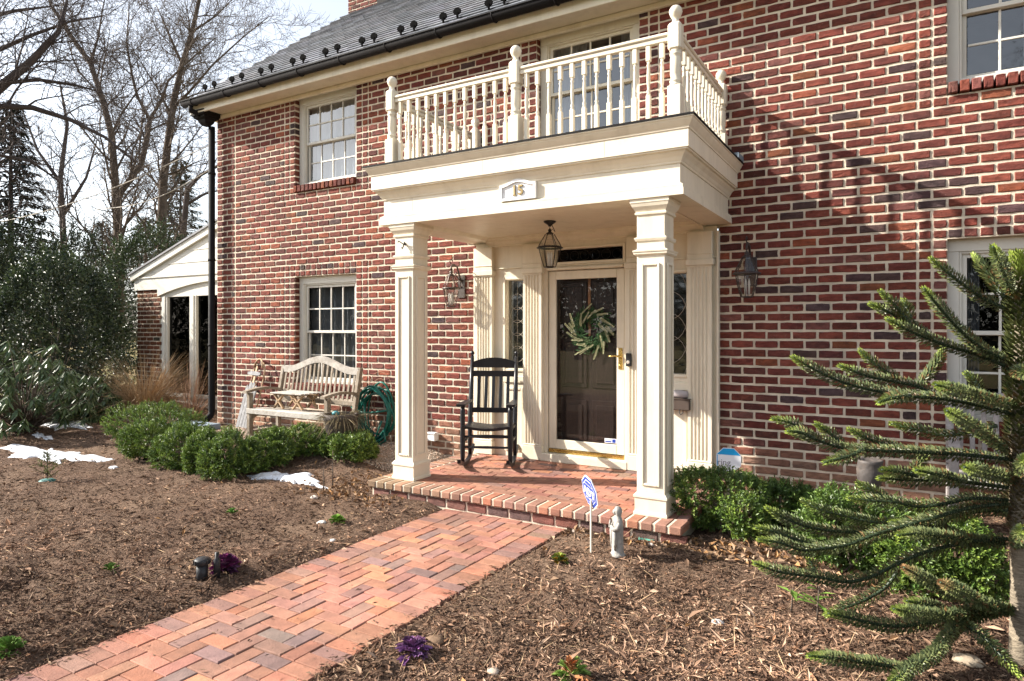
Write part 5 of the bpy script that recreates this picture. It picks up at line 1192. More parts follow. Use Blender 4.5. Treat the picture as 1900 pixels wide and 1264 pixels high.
    def sprig(u, v, label, h, nb, col, base=None, name='conifer_seedling', cat='seedling', ln=.035, wdt=.006, bare=False):
        p = on_z(u, v, .03); t = thing(name, label, cat, (p.x, p.y, gz(p.x, p.y) - .01)); g = random.Random(u); m = MB(); P = []; D = []; m.tube([(0, 0, 0), (g.uniform(-.01, .01), 0, h * .5), (0, 0, h)], [.007, .005, .002], 5)
        for i in range(nb):
            f = (i + .5) / nb; a = i * 2.4; L = h * .62 * (1.05 - f); z = h * (.12 + .85 * f); d = Vector((math.cos(a), math.sin(a), g.uniform(.3, .8))); tip = Vector((0, 0, z)) + d * L; m.tube([(0, 0, z), tip], [.003, .001], 4)
            for k in range(14):
                q = k / 14; P.append(Vector((0, 0, z)).lerp(tip, q)); D.append(d + Vector((g.gauss(0, .8), g.gauss(0, .8), g.gauss(0, .5))))
        m.build('stem', BARK, t, local=True)
        if not bare:
            c = np.array(col)[None] * np.random.default_rng(1).uniform(.7, 1.3, (len(P), 1)); new_obj('needles', leaf_mesh('needles', np.array([tuple(q) for q in P]), np.array([tuple(q) for q in D]), np.tile([.1, .2, 1.], (len(P), 1)), np.full(len(P), ln), np.full(len(P), wdt), c), MATTELEAF, t)
        if base: m = MB(); m.lathe([(.08, 0), (.075, .02), (.05, .03), (.0001, .035)], 0, 0, 10); m.build('root_guard', mat('teal_wrap', base, .6), t, local=True)
    sprig(88, 893, 'small young conifer with teal root wrap in the left mulch', .30, 16, (.14, .17, .05), (.05, .16, .15), ln=.05, wdt=.01)
    for u, v, lb, h in ((617, 905, 'bare straw-coloured stems in front of the rightmost left boxwood', .38), (600, 912, 'tangle of bare stems beside the small snow patch', .26)): sprig(u, v, lb, h, 7, (.3, .2, .1), None, 'dead_plant', 'dead plant', bare=True)
    def broad(u, v, label, h, nl):
        p = on_z(u, v, .03); t = thing('laurel_seedling', label, 'seedling', (p.x, p.y, gz(p.x, p.y) - .01)); g = random.Random(u); m = MB(); m.tube([(0, 0, 0), (.01, 0, h)], [.006, .003], 5); m.build('stem', BARK, t, local=True); P = []; D = []
        for i in range(nl): a = g.uniform(0, 6.28); P.append((0, 0, h * g.uniform(.5, 1))); D.append((math.cos(a), math.sin(a), g.uniform(-.5, .5)))
        c = np.array([(.16, .27, .05)]) * np.random.default_rng(2).uniform(.7, 1.4, (nl, 1)); new_obj('leaves', leaf_mesh('leaves', np.array(P), np.array(D), np.tile([.1, .1, 1.], (nl, 1)), np.full(nl, .10), np.full(nl, .038), c, .15), LEAF, t)
    broad(1516, 1146, 'broad-leaved green seedling under the spiky tree', .20, 9); broad(1468, 1128, 'smaller broad-leaved seedling left of its twin', .15, 6)
    g = random.Random(14)
    def rock(u, v, label, r, col, group=None):
        p = on_z(u, v, .02); t = thing('stone', label, 'stone', (p.x, p.y, gz(p.x, p.y)), 0, group); m = MB(); m.smooth = True; n = 9; n0 = 0; rings = []
        for k, (rr, z) in enumerate(((.6, -.3), (1, .1), (.8, .5), (.35, .7))):
            for i in range(n): a = 2 * math.pi * i / n; q = r * rr * g.uniform(.8, 1.2); m.v.append((q * math.cos(a) * 1.3, q * math.sin(a), r * z * g.uniform(.85, 1.15)))
        for k in range(3):
            for i in range(n): j = (i + 1) % n; m.face((k * n + i, k * n + j, (k + 1) * n + j, (k + 1) * n + i))
        m.face([3 * n + i for i in range(n)]); m.build('stone_body', mat('stone_%d_%d' % (u, v), col, .85, .2, 20, .4), t, local=True)
    rock(598, 968, 'white pebble beside the bright green seedling', .035, (.55, .53, .5)); rock(618, 1003, 'grey pebble on the left edge of the walk', .022, (.4, .38, .36)); rock(1062, 990, 'tan pebble at the right corner of the walk', .03, (.42, .35, .29)); rock(1207, 1017, 'pale pebble in front of the valve cover', .022, (.6, .55, .5)); rock(1222, 1016, 'tan pebble right of the pale pebble by the valve', .024, (.6, .45, .33))
    rock(915, 1253, 'flat pale rock chip at the bottom edge of the picture', .028, (.40, .32, .25)); rock(583, 928, 'white flat stone chip on the mulch left of the walk', .03, (.6, .52, .45)); rock(808, 1195, 'brown clod of earth beside the low kale', .045, (.16, .10, .06)); rock(1332, 1153, 'small grey stone in the mulch right of the walk', .03, (.45, .44, .43)); rock(1793, 1232, 'flat cream stone near the spiky tree trunk', .05, (.36, .29, .21))
bits()
def snow(u, v, w_, d_, label, seed, thick=.035):
    p = on_z(u, v, .06); g = random.Random(seed); n = 110; rings = 8; V = []; z0 = gz(p.x, p.y)
    t0 = [g.uniform(0, 6.28) for _ in range(6)]
    V.append((p.x, p.y, gz(p.x, p.y) + thick))
    for k in range(1, rings + 1):
        f = k / rings
        for i in range(n):
            a = 2 * math.pi * i / n; r = 1 + .25 * math.sin(2 * a + t0[0]) + .2 * math.sin(3 * a + t0[1]) + .13 * math.sin(5 * a + t0[2]) + .10 * math.sin(9 * a + t0[3]) + .12 * math.sin(14 * a + t0[4]) + .07 * math.sin(23 * a + t0[5]); r = max(.25, r)
            x, y = p.x + w_ * f * r * math.cos(a), p.y + d_ * f * r * math.sin(a); V.append((x, y, gz(x, y) + thick * (1 - f ** 3) + (.010 * noise.noise(Vector((x * 9, y * 9, seed)))) - (.02 if k == rings else 0)))
    F = [(0, 1 + i, 1 + (i + 1) % n) for i in range(n)]; me = bpy.data.meshes.new('snow_patch')
    for k in range(rings - 1):
        for i in range(n): F.append((1 + k * n + i, 1 + (k + 1) * n + i, 1 + (k + 1) * n + (i + 1) % n, 1 + k * n + (i + 1) % n))
    o = Vector((p.x, p.y, z0)); me.from_pydata([tuple(Vector(v) - o) for v in V], [], F); me.polygons.foreach_set('use_smooth', [True] * len(F)); tag(new_obj('snow_patch', me, SNOW, None, o), label, 'snow')
snow(88, 838, .78, .30, 'largest melting snow patch on the mulch at the left', 1); snow(118, 799, .45, .18, 'smaller snow patch behind the largest one', 2); snow(535, 885, .42, .14, 'small snow patch in front of the boxwood row', 3); snow(78, 812, .2, .08, 'snow remnant between the two left patches', 4, .02); snow(210, 861, .08, .04, 'tiny snow scrap under the leftmost boxwood', 5, .02)

# ------------------------------------------------------------------ second bench and urn by the right wall
bench((1.00, -.14, .10), 0, 'grey peeling bench half hidden behind the spiky tree', hump=False, wm=mat('grey_wood', (.27, .24, .23), .85, .2, 9, .35, attr=True, dirt=(.42, .4, .39), dirt_scale=12, dirt_amt=.6), top=mat('grey_peeling', (.33, .30, .29), .85, .25, 12, .35, dirt=(.5, .48, .47), dirt_scale=14, dirt_amt=.6))
p = on_y(1614, 870, -.42); t = thing('garden_urn', 'dark metal pedestal urn against the right brick wall', 'urn', (p.x, -.42, .06)); m = MB()
m.lathe([(.085, 0), (.085, .03), (.05, .05), (.035, .09), (.04, .11), (.034, .13), (.04, .15), (.034, .17), (.041, .19), (.035, .21), (.045, .235), (.075, .27), (.092, .33), (.097, .40), (.088, .45), (.098, .475), (.085, .48), (.075, .46), (.0001, .44)], 0, 0, 22); m.build('urn_body', LEAD, t, local=True)

# ------------------------------------------------------------------ monkey puzzle tree
def araucaria():
    bx, by = .475, -2.53; g0 = gz(bx, by); t = thing('monkey_puzzle_tree', 'spiky dark green monkey puzzle tree at the right edge', 'tree', (bx, by, g0)); O = Vector((bx, by, g0)); dT = depth_of((bx, by)); g = np.random.default_rng(17)
    def scales(P, T, rad, col_tip, lf, ds, tipf=.16, up=.0, core=.012, seed=0):
        """spiral of pointed scale leaves along polyline P; returns leaf arrays"""
        P = np.array([tuple(p) for p in P]); seg = np.linalg.norm(np.diff(P, axis=0), axis=1); cum = np.concatenate([[0], np.cumsum(seg)]); L = cum[-1]; n = int(L / ds); s = np.linspace(0, L, n); pos = np.stack([np.interp(s, cum, P[:, k]) for k in range(3)], 1)
        tan = np.gradient(pos, axis=0); tan /= np.linalg.norm(tan, axis=1, keepdims=True); u = np.cross(tan, [0.13, .21, .97]); u /= np.linalg.norm(u, axis=1, keepdims=True); v = np.cross(tan, u); a = np.arange(n) * 2.39996 + seed
        out = u * np.cos(a)[:, None] + v * np.sin(a)[:, None]; f = s / L; tip = np.clip((f - (1 - tipf)) / tipf, 0, 1)
        D = out * (1.0 - .5 * tip)[:, None] + tan * (.55 + .55 * tip)[:, None] + g.normal(size=out.shape) * .10 + np.array([0, 0, .12]); ln = lf * g.uniform(.8, 1.15, n) * (1 - .45 * tip) * np.clip(.75 + f, .75, 1.05); wd = ln * .46
        base = pos + out * (core * (1 - .5 * tip))[:, None]; dk = np.array([.042, .062, .020]); md = np.array([.175, .195, .068]); c = dk + (md - dk) * g.uniform(0, 1, (n, 1)) ** 1.3; c = c + np.clip(out[:, 2:3], 0, 1) * np.array([.03, .04, .03]); c = c * (1 - tip[:, None]) + np.array(col_tip) * tip[:, None] * g.uniform(.75, 1.2, (n, 1))  # upward-facing leaves get sunlight put into their colour
        brown = g.uniform(size=n) < .10 * (f < .6) + .02; c[brown] = (.16, .10, .04)
        return base, D, out, ln, wd, c
    YG = (.27, .35, .06); OR = (.42, .25, .12)
    # each branch: pixel path from tip to root, tip depth offset from the trunk, tip colour
    BR = [([(1726, 479), (1772, 517), (1821, 552), (1863, 572)], .05), ([(1806, 472), (1832, 507), (1863, 552)], .22), ([(1842, 458), (1860, 500), (1876, 545)], -.22), ([(1714, 535), (1745, 573), (1783, 615), (1821, 646), (1863, 667)], -.12),
          ([(1614, 564), (1654, 582), (1689, 602), (1731, 630)], .12), ([(1646, 592), (1696, 618), (1752, 640), (1808, 657), (1863, 678)], .05), ([(1633, 540), (1665, 572), (1689, 602)], .1), ([(1676, 556), (1690, 590)], .2),
          ([(1470, 662), (1515, 688), (1571, 712), (1633, 727), (1689, 736), (1755, 741), (1830, 756), (1877, 768)], .04), ([(1558, 678), (1609, 698), (1668, 710), (1703, 718), (1755, 741)], .18), ([(1595, 650), (1626, 678), (1668, 704)], .25), ([(1752, 643), (1734, 681), (1707, 712)], .3),
          ([(1630, 747), (1654, 739), (1689, 735)], -.15), ([(1736, 714), (1783, 726), (1835, 741), (1877, 750)], -.2), ([(1790, 692), (1808, 706), (1822, 732)], .2),
          ([(1433, 777), (1470, 786), (1487, 800), (1515, 816), (1564, 832), (1616, 836), (1703, 839), (1790, 844), (1877, 853)], .02), ([(1461, 800), (1487, 803), (1510, 814)], -.08), ([(1513, 786), (1543, 807), (1568, 830)], .12), ([(1574, 796), (1619, 818), (1675, 832)], .2), ([(1529, 858), (1578, 846), (1600, 834)], -.15),
          ([(1653, 786), (1703, 798), (1755, 808), (1807, 800), (1850, 790)], .3), ([(1757, 762), (1790, 782), (1825, 804), (1863, 836)], -.28), ([(1725, 843), (1703, 862), (1690, 884)], .1),
          ([(1635, 872), (1668, 876), (1702, 884)], -.05), ([(1631, 887), (1685, 891), (1735, 891), (1802, 896), (1870, 905)], .02), ([(1699, 872), (1735, 880), (1790, 894)], -.16), ([(1789, 867), (1836, 877), (1880, 889)], -.3),
          ([(1574, 924), (1615, 929), (1655, 931), (1702, 940), (1752, 935), (1802, 925), (1870, 928)], .2), ([(1590, 895), (1618, 910), (1655, 929)], .3), ([(1487, 927), (1517, 944), (1561, 956), (1601, 965), (1660, 972), (1740, 965), (1810, 950), (1870, 945)], .35), ([(1422, 942), (1457, 962), (1500, 978), (1551, 986), (1601, 988), (1680, 985)], .3),
          ([(1402, 979), (1440, 988), (1477, 1002), (1527, 1018)], .1), ([(1407, 1001), (1450, 1008), (1487, 1021), (1527, 1018), (1574, 1011), (1615, 995), (1662, 981), (1730, 962), (1802, 942), (1870, 935)], .0), ([(1400, 1045), (1440, 1060), (1484, 1067), (1524, 1072), (1568, 1080), (1615, 1071), (1662, 1048), (1719, 1024), (1802, 1005), (1870, 1000)], -.05), ([(1500, 1036), (1514, 1060)], .1),
          ([(1665, 993), (1719, 991), (1786, 1001), (1865, 1009)], -.12), ([(1653, 969), (1702, 974), (1752, 985), (1800, 998)], .1), ([(1677, 1053), (1709, 1071), (1749, 1092), (1786, 1108), (1875, 1132)], -.2), ([(1745, 1081), (1786, 1098), (1819, 1118), (1875, 1135)], -.35),
          ([(1658, 1130), (1702, 1138), (1752, 1142), (1796, 1136), (1875, 1128)], -.25), ([(1682, 1115), (1719, 1122), (1755, 1133)], -.1), ([(1531, 1142), (1568, 1128), (1608, 1112), (1645, 1088), (1668, 1055)], .1), ([(1536, 1138), (1574, 1146), (1618, 1157), (1668, 1162), (1719, 1156), (1780, 1146)], -.1),
          ([(1501, 1217), (1551, 1222), (1618, 1231), (1684, 1242)], -.3), ([(1650, 1268), (1692, 1239), (1735, 1212), (1762, 1176), (1789, 1150), (1870, 1130)], -.45), ([(1892, 1254), (1853, 1212), (1822, 1179), (1789, 1152), (1870, 1128)], -.35), ([(1698, 964), (1752, 957), (1819, 948), (1870, 950)], .25), ([(1905, 850), (1893, 880)], -.4), ([(1915, 690), (1880, 690)], -.3), ([(1900, 980), (1885, 1010)], -.3)]
    def smoothpath(Q, k=5):
        out = []; n = len(Q)
        for i in range(n - 1):
            p0, p1, p2, p3 = Q[max(0, i - 1)], Q[i], Q[i + 1], Q[min(n - 1, i + 2)]
            for j in range(k):
                u = j / k; out.append(.5 * ((2 * p1) + (p2 - p0) * u + (2 * p0 - 5 * p1 + 4 * p2 - p3) * u * u + (3 * p1 - p0 - 3 * p2 + p3) * u ** 3))
        out.append(Q[-1]); return out
    for i, (px, off) in enumerate(BR):
        px = px[::-1]; n = len(px); span = abs(px[0][0] - px[-1][0]) + abs(px[0][1] - px[-1][1]); d0 = dT + (0 if px[0][0] > 1840 else off * .75)
        Q = [at_depth(u, v, d0 + (dT + off - d0) * (k / (n - 1))) - O for k, (u, v) in enumerate(px)]; P = smoothpath(Q); m = MB(); m.cur = (.03, .05, .025)
        m.tube(P, [.010 - .005 * k / len(P) for k in range(len(P))], 6); tipc = OR if px[-1] in ((1677, 1053), (1745, 1081)) else YG
        b, D, U, ln, wd, c = scales(P, None, .012, tipc, .0285, .00125, tipf=min(.5, .10 / (sum((Vector(P[k + 1]) - Vector(P[k])).length for k in range(len(P) - 1)) + .01)), seed=i)
        lm = leaf_mesh('branch', b, D, U, ln, wd, np.clip(c, 0, 1), .22); br = new_obj('branch', lm, SCALELEAF, t); m.build('twig', SCALELEAF, br, local=True)
    top = at_depth(1886, 470, dT) - O; P = [Vector((0, 0, -.03)), Vector((.004, 0, .3)), Vector((-.005, .004, .8)), Vector((0, 0, 1.25)), Vector((.002, 0, 1.6)), top]
    m = MB(); P2 = smoothpath(P, 8); rr = [.052 * (1 - .62 * k / len(P2)) for k in range(len(P2))]; m.tube(P2, rr, 14)
    m.build('trunk', mat('araucaria_bark', (.20, .165, .12), .9, .35, 14, .9, 30, stretch=(1, 1, 3)), t, local=True)
    Pm = [p for p in P2 if p.z > .55]; b, D, U, ln, wd, c = scales(Pm, None, .04, YG, .048, .0008, tipf=.12, core=.034, seed=3); lo = (b[:, 2] < 1.05); c[lo] = c[lo] * .5 + np.array([.10, .065, .035]) * g.uniform(.5, 1.3, (lo.sum(), 1))
    new_obj('trunk_scales', leaf_mesh('trunk_scales', b, D, U, ln, wd, np.clip(c, 0, 1), .22), SCALELEAF, t)
araucaria()

# ------------------------------------------------------------------ mulch, fallen leaves, gravel
def litter():
    g = np.random.default_rng(31); N = 330000; u = g.uniform(-350, 2250, N); vv = g.uniform(775, 1560, N); a = (u - 950) / FPX; d = (0.02 - CAMZ) * FPX / (612 - vv); x = d * (-S_ + a * C_); y = CAMY + d * (C_ + a * S_)
    dw = np.where(y < WY1 + .05, np.maximum(WX0 - x, x - WX1), 9); ok = (y < -.08) & (x > -11.5) & ((dw > .01) | ((dw > -.05) & (g.uniform(size=N) < .22)) | (g.uniform(size=N) < .006)) & ~((x > PX0 - .02) & (x < PX1 + .02) & (y > PY - .02)); ok &= ~((x > -8.2) & (x < -4.45) & (y > -.95)); x, y, dw = x[ok], y[ok], dw[ok]
    n = len(x); z = np.array([gz(float(p), float(q)) for p, q in zip(x, y)]); onw = dw < .012; z[onw] = .006; yaw = g.uniform(0, 6.283, n); el = g.normal(0, .33, n); el[onw] *= .2; D = np.stack([np.cos(yaw) * np.cos(el), np.sin(yaw) * np.cos(el), np.sin(el)], 1)
    dist = np.hypot(x, y - CAMY); ln = g.lognormal(-3.95, .45, n) * (1 + .05 * dist); wd = ln * g.uniform(.12, .42, n); straw = g.uniform(size=n) < .02; ln[straw] = g.uniform(.06, .15, straw.sum()); wd[straw] = .0035
    pal = np.array([[.150, .100, .072], [.200, .138, .100], [.095, .062, .046], [.27, .195, .145], [.36, .28, .215], [.055, .038, .030], [.20, .120, .075]]); pr = np.array([24, 24, 17, 15, 6, 10, 6.]); C = pal[g.choice(7, size=n, p=pr / pr.sum())] * g.uniform(.75, 1.3, (n, 1)); C[straw] = (.42, .33, .22)
    patch = np.array([noise.noise(Vector((float(p) * 1.1, float(q) * 1.1, 7.7))) for p, q in zip(x, y)]); C *= (1 + .75 * patch)[:, None]; fine = np.array([noise.noise(Vector((float(p) * 6, float(q) * 6, 3.1))) for p, q in zip(x, y)]); C *= (1 + .5 * fine)[:, None]; C *= np.array([1.17, 1.06, .97]); ln *= (1 + .9 * np.clip(fine, -.6, .8)); C = C + np.clip(-(x + 4.5) * .012, 0, .05)[:, None] * np.array([1, .78, .55])
    up = np.stack([g.normal(0, .35, n), g.normal(0, .35, n), np.ones(n)], 1); P = np.stack([x, y, z + g.uniform(.0, .010, n)], 1)
    o = new_obj('mulch_chips', leaf_mesh('mulch_chips', P, D, up, ln, wd, np.clip(C, 0, 1), .3), CHIP, None); tag(o, 'brown shredded bark mulch covering the garden beds', 'mulch', kind='stuff')
    n = 900; cl = g.integers(0, 6, n); ctr = np.array([(-1.2, -1.65), (-.9, -1.55), (-2.1, -1.85), (-4.35, -1.95), (-4.6, -1.6), (-.35, -1.75)]); sp = np.array([(.35, .12), (.5, .14), (.5, .05), (.35, .12), (.25, .25), (.45, .16)]); xy = ctr[cl] + g.normal(size=(n, 2)) * sp[cl]
    ex = g.uniform(size=n) < .12; xy[ex] = np.stack([g.uniform(-7, .6, ex.sum()), g.uniform(-4.5, -.9, ex.sum())], 1); x, y = xy[:, 0], xy[:, 1]; ok = ~((x > PX0 - .03) & (x < PX1 + .03) & (y > PY - .03)) & ~((x > WX0 - .02) & (x < WX1 + .02) & (y < -1.6)); x, y = x[ok], y[ok]; n = len(x); z = np.array([gz(float(p), float(q)) for p, q in zip(x, y)])
    yaw = g.uniform(0, 6.283, n); el = g.normal(.25, .4, n); D = np.stack([np.cos(yaw) * np.cos(el), np.sin(yaw) * np.cos(el), np.sin(el)], 1); pal = np.array([[.30, .19, .11], [.38, .26, .17], [.22, .13, .075], [.36, .20, .09]])
    o = new_obj('fallen_leaves', leaf_mesh('fallen_leaves', np.stack([x, y, z + .006], 1), D, np.stack([g.normal(0, .6, n), g.normal(0, .6, n), np.ones(n)], 1), g.uniform(.035, .075, n), g.uniform(.018, .04, n), pal[g.integers(4, size=n)] * g.uniform(.7, 1.2, (n, 1)), .5), MATTELEAF, None); tag(o, 'dry curled tan oak leaves along the step and under the shrubs', 'leaves', kind='stuff')
    n = 15000; x = g.uniform(-8.3, -4.42, n); y = g.uniform(-1.05, -.02, n); z = np.array([gz(float(p), float(q)) for p, q in zip(x, y)]); r = g.uniform(.006, .013, n); pal = np.array([[.52, .42, .33], [.42, .32, .25], [.62, .54, .45], [.30, .23, .18], [.55, .38, .28]]); c = pal[g.integers(5, size=n)] * g.uniform(.8, 1.15, (n, 1))
    o8 = np.array([(1, 0, 0), (0, 1, 0), (-1, 0, 0), (0, -1, 0), (0, 0, .7), (0, 0, -.7)]); V = (np.stack([x, y, z + .004], 1)[:, None] + o8[None] * (r[:, None, None]) * g.uniform(.7, 1.3, (n, 6, 1))).reshape(-1, 3); f8 = np.array([(0, 1, 4), (1, 2, 4), (2, 3, 4), (3, 0, 4), (1, 0, 5), (2, 1, 5), (3, 2, 5), (0, 3, 5)]); F = (f8[None] + (np.arange(n) * 6)[:, None, None]).reshape(-1, 3)
    o = new_obj('pea_gravel', np_mesh('pea_gravel', V, F, np.repeat(c, 8, 0), True), GRAVEL, None); tag(o, 'pale pea gravel strip under the bench and hose', 'gravel', kind='stuff')
litter()

# ------------------------------------------------------------------ planting beyond the house
HOLLY = [(0.026, 0.044, 0.018), (0.040, 0.062, 0.024), (0.014, 0.026, 0.014), (0.065, 0.085, 0.035)]
GB = 'dark evergreens at the left'
shrub('holly_bush', 'big dark evergreen bush against the side wing', (-13.85, -.05, .1), (1.5, 1.3), 2.95, 2700, (.075, .034), HOLLY, GB, lumps=16, seed=41, lp=9, sl=.28, cat='bush')
shrub('holly_bush', 'tall dark evergreen bush at the far left edge', (-17.2, .9, .1), (1.9, 1.6), 3.9, 2700, (.085, .038), HOLLY, GB, lumps=16, seed=42, lp=9, sl=.34, cat='bush')
shrub('holly_bush', 'looser evergreen bush rising between the two dark ones', (-16.6, 3.6, .1), (1.9, 1.6), 4.3, 2000, (.09, .038), HOLLY[:2] + [(.06, .09, .03)], GB, lumps=14, seed=43, lp=8, sl=.4, cat='bush')
shrub('holly_bush', 'evergreen bush behind the roof of the side wing', (-15.2, 7.5, .1), (1.9, 1.5), 4.3, 2400, (.09, .04), HOLLY, GB, lumps=12, seed=44, lp=8, sl=.4, cat='bush')
def rhodo(c, h, r, label, seed):
    t = thing('rhododendron', label, 'shrub', tuple(c)); g = np.random.default_rng(seed); m = MB(); P = []; D = []; 
    for i in range(170):
        a = g.uniform(0, 6.283); q = math.sqrt(g.uniform()) * r; z = h * (1 - .6 * (q / r) ** 2) * g.uniform(.22, 1.0); tip = Vector((q * math.cos(a), q * math.sin(a), z)); m.tube([(g.normal() * .05, g.normal() * .05, 0), tip * .5 + Vector((0, 0, .1 * z)), tip], [.008, .006, .003], 5)
        for k in range(13): b = k * 2.4; P.append(tip + Vector((0, 0, -.012 * k * .5))); D.append((math.cos(b), math.sin(b), -g.uniform(.3, 1.9)))
    m.build('stem', BARK, t, local=True); n = len(P); c_ = np.array([(.075, .115, .045), (.10, .14, .055), (.05, .085, .035)])[g.integers(3, size=n)] * g.uniform(.75, 1.3, (n, 1)); new_obj('leaves', leaf_mesh('leaves', np.array([tuple(p) for p in P]), np.array(D), np.tile([.1, .2, 1.], (n, 1)) + g.normal(size=(n, 3)) * .2, g.uniform(.12, .20, n), g.uniform(.03, .042, n), c_, .1), LEAF, t)
p = on_z(45, 800, .12); rhodo((p.x, p.y, .1), 1.45, .85, 'droopy long-leaved rhododendron at the left edge', 1); p = on_z(118, 790, .12); rhodo((p.x - .3, p.y + .4, .1), .85, .6, 'lower rhododendron in front of the dark bush', 2)
def grass(u, v, h, r, n, cols, label, spread=1.0, seed=1, red=False):
    p = on_z(u, v, .14); t = thing('ornamental_grass', label, 'grass clump', (p.x, p.y, .1)); g = np.random.default_rng(seed); P = []; D = []; L = []; W = []
    for i in range(n):
        a = g.uniform(0, 6.283); b0 = np.array([math.cos(a), math.sin(a), 0]) * g.uniform(0, r * .25); el = g.uniform(.45, 1.35) / spread; d = np.array([math.cos(a) * math.cos(el), math.sin(a) * math.cos(el), math.sin(el)]); hl = h * g.uniform(.6, 1.1) / 4
        for k in range(4): P.append(b0); D.append(d); L.append(hl * 1.12); W.append(.007 if k < 3 else .005); b0 = b0 + d * hl; d = d + np.array([0, 0, -.21 * spread]); d /= np.linalg.norm(d)
    m_ = len(P); c = np.repeat(np.array(cols)[g.integers(len(cols), size=n)] * g.uniform(.7, 1.25, (n, 1)), 4, 0); new_obj('blades', leaf_mesh('blades', np.array(P), np.array(D), np.tile([.1, .2, 1.], (m_, 1)), L, W, np.clip(c, 0, 1), .1), MATTELEAF, t)
TAN = [(.44, .31, .19), (.34, .22, .12), (.50, .38, .25)]
grass(268, 768, 1.25, .9, 2000, TAN, 'arching tan dried ornamental grass by the side wing', 1.1, 2); grass(352, 778, .95, .5, 170, [(.34, .22, .15), (.27, .15, .10)], 'thin upright dried stems in front of the wing window', .8, 3)

# ------------------------------------------------------------------ bare trees, conifers, cables
def segs_mesh(name, A, B, ra, rb):
    A, B = np.asarray(A, float), np.asarray(B, float); n = len(A); d = B - A; d /= (np.linalg.norm(d, axis=1, keepdims=True) + 1e-9); u = np.cross(d, [.3, .2, .93]); u /= (np.linalg.norm(u, axis=1, keepdims=True) + 1e-9); v = np.cross(d, u); V = []
    for (Q, r) in ((A, ra), (B, rb)):
        for k in range(3): a = 2 * math.pi * k / 3; V.append(Q + (u * math.cos(a) + v * math.sin(a)) * np.asarray(r)[:, None])
    V = np.stack(V, 1).reshape(-1, 3); i = (np.arange(n) * 6)[:, None]; F = np.concatenate([i + np.array([[0, 1, 4, 3]]), i + np.array([[1, 2, 5, 4]]), i + np.array([[2, 0, 3, 5]])], 0); return np_mesh(name, V, F, None, True)
def bare_tree(label, base, limbs, mat_, seed, lens=(2.6, 1.15, .5), dens=(.36, .15, .095), tw=.0065, name='bare_tree', group='bare winter trees', droop=0.0):
    """limbs: list of (world polyline, r0, r1)"""
    t = thing(name, label, 'tree', tuple(base), 0, group); g = random.Random(seed); O = Vector(base); m = MB(); A = []; B = []; RA = []; RB = []
    def grow(p, d, L, r, lvl):
        n = 5 if lvl == 1 else (4 if lvl == 2 else 3); pts = [p]; s = L / n; dd = d.copy()
        for i in range(n):
            dd = (dd + Vector((g.gauss(0, .16), g.gauss(0, .16), g.gauss(0, .16) + (.05 if lvl == 1 else .02) - droop))).normalized(); q = pts[-1] + dd * s; A.append(tuple(pts[-1])); B.append(tuple(q)); RA.append(max(tw * .6, r * (1 - i / n * .75))); RB.append(max(tw * .5, r * (1 - (i + 1) / n * .75))); pts.append(q)
        if lvl < 3:
            st = dens[lvl]; k = .18 * L
            while k < L:
                f = k / L; i = min(n - 1, int(f * n)); q = pts[i].lerp(pts[i + 1], f * n - i); ax = (pts[i + 1] - pts[i]).normalized(); o = Vector((g.gauss(0, 1), g.gauss(0, 1), g.gauss(0, 1) + .25)); o = (o - ax * o.dot(ax)).normalized(); cd = (ax * g.uniform(.5, 1.0) + o * g.uniform(.6, 1.0)).normalized(); grow(q, cd, lens[lvl] * g.uniform(.5, 1.2) * (1.1 - .5 * f), max(tw, r * .5 * (1 - .5 * f)), lvl + 1); k += st * g.uniform(.6, 1.4)
    for (P, r0, r1) in limbs:
        P = [Vector(p) - O for p in P]; L = sum((P[i + 1] - P[i]).length for i in range(len(P) - 1)); n = len(P); m.tube(P, [r0 + (r1 - r0) * i / (n - 1) for i in range(n)], 8); k = .10 * L
        while k < L:
            f = k / L; acc = 0
            for i in range(n - 1):
                sl_ = (P[i + 1] - P[i]).length
                if acc + sl_ >= k: q = P[i].lerp(P[i + 1], (k - acc) / sl_); ax = (P[i + 1] - P[i]).normalized(); break
                acc += sl_
            o = Vector((g.gauss(0, 1), g.gauss(0, 1), g.gauss(0, 1) + .3)); o = (o - ax * o.dot(ax)).normalized(); cd = (ax * g.uniform(.4, 1.0) + o * g.uniform(.6, 1.0) + Vector((0, 0, .15))).normalized()
            if q.z + O.z > 2.0: grow(q, cd, lens[0] * g.uniform(.6, 1.15) * (1.15 - .5 * f), max(.012, (r0 + (r1 - r0) * f) * .45), 1)
            k += dens[0] * g.uniform(.6, 1.4)
    m.build('trunk', mat_, t, local=True); new_obj('crown', segs_mesh('crown', A, B, np.array(RA), np.array(RB)), mat_, t); return t
def px_limb(pts, d0, d1, r0, r1):
    n = len(pts); return ([at_depth(u, v, d0 + (d1 - d0) * i / (n - 1)) for i, (u, v) in enumerate(pts)], r0, r1)
b1 = at_depth(222, 655, 20); b1.z = .1
bare_tree('slender bare tree with two arching trunks above the left bushes', b1, [px_limb([(222, 690), (221, 470), (217, 400), (213, 330), (207, 250), (192, 190), (168, 118), (128, 62), (95, 10), (70, -60)], 20, 19.5, .15, .035), px_limb([(219, 365), (240, 335), (262, 305), (272, 262), (278, 222)], 20, 20.5, .09, .07), px_limb([(278, 222), (255, 180), (245, 140), (235, 80), (240, 10)], 20.5, 21, .055, .015), px_limb([(278, 222), (300, 185), (312, 150), (345, 118), (400, 70)], 20.5, 20, .055, .015), px_limb([(207, 250), (225, 212), (258, 165), (300, 130)], 20, 21, .04, .012), px_limb([(168, 118), (182, 70), (190, 20), (200, -30)], 20, 20, .04, .012)], BARK, 51, group=None)
b2 = at_depth(302, 650, 22); b2.z = .1
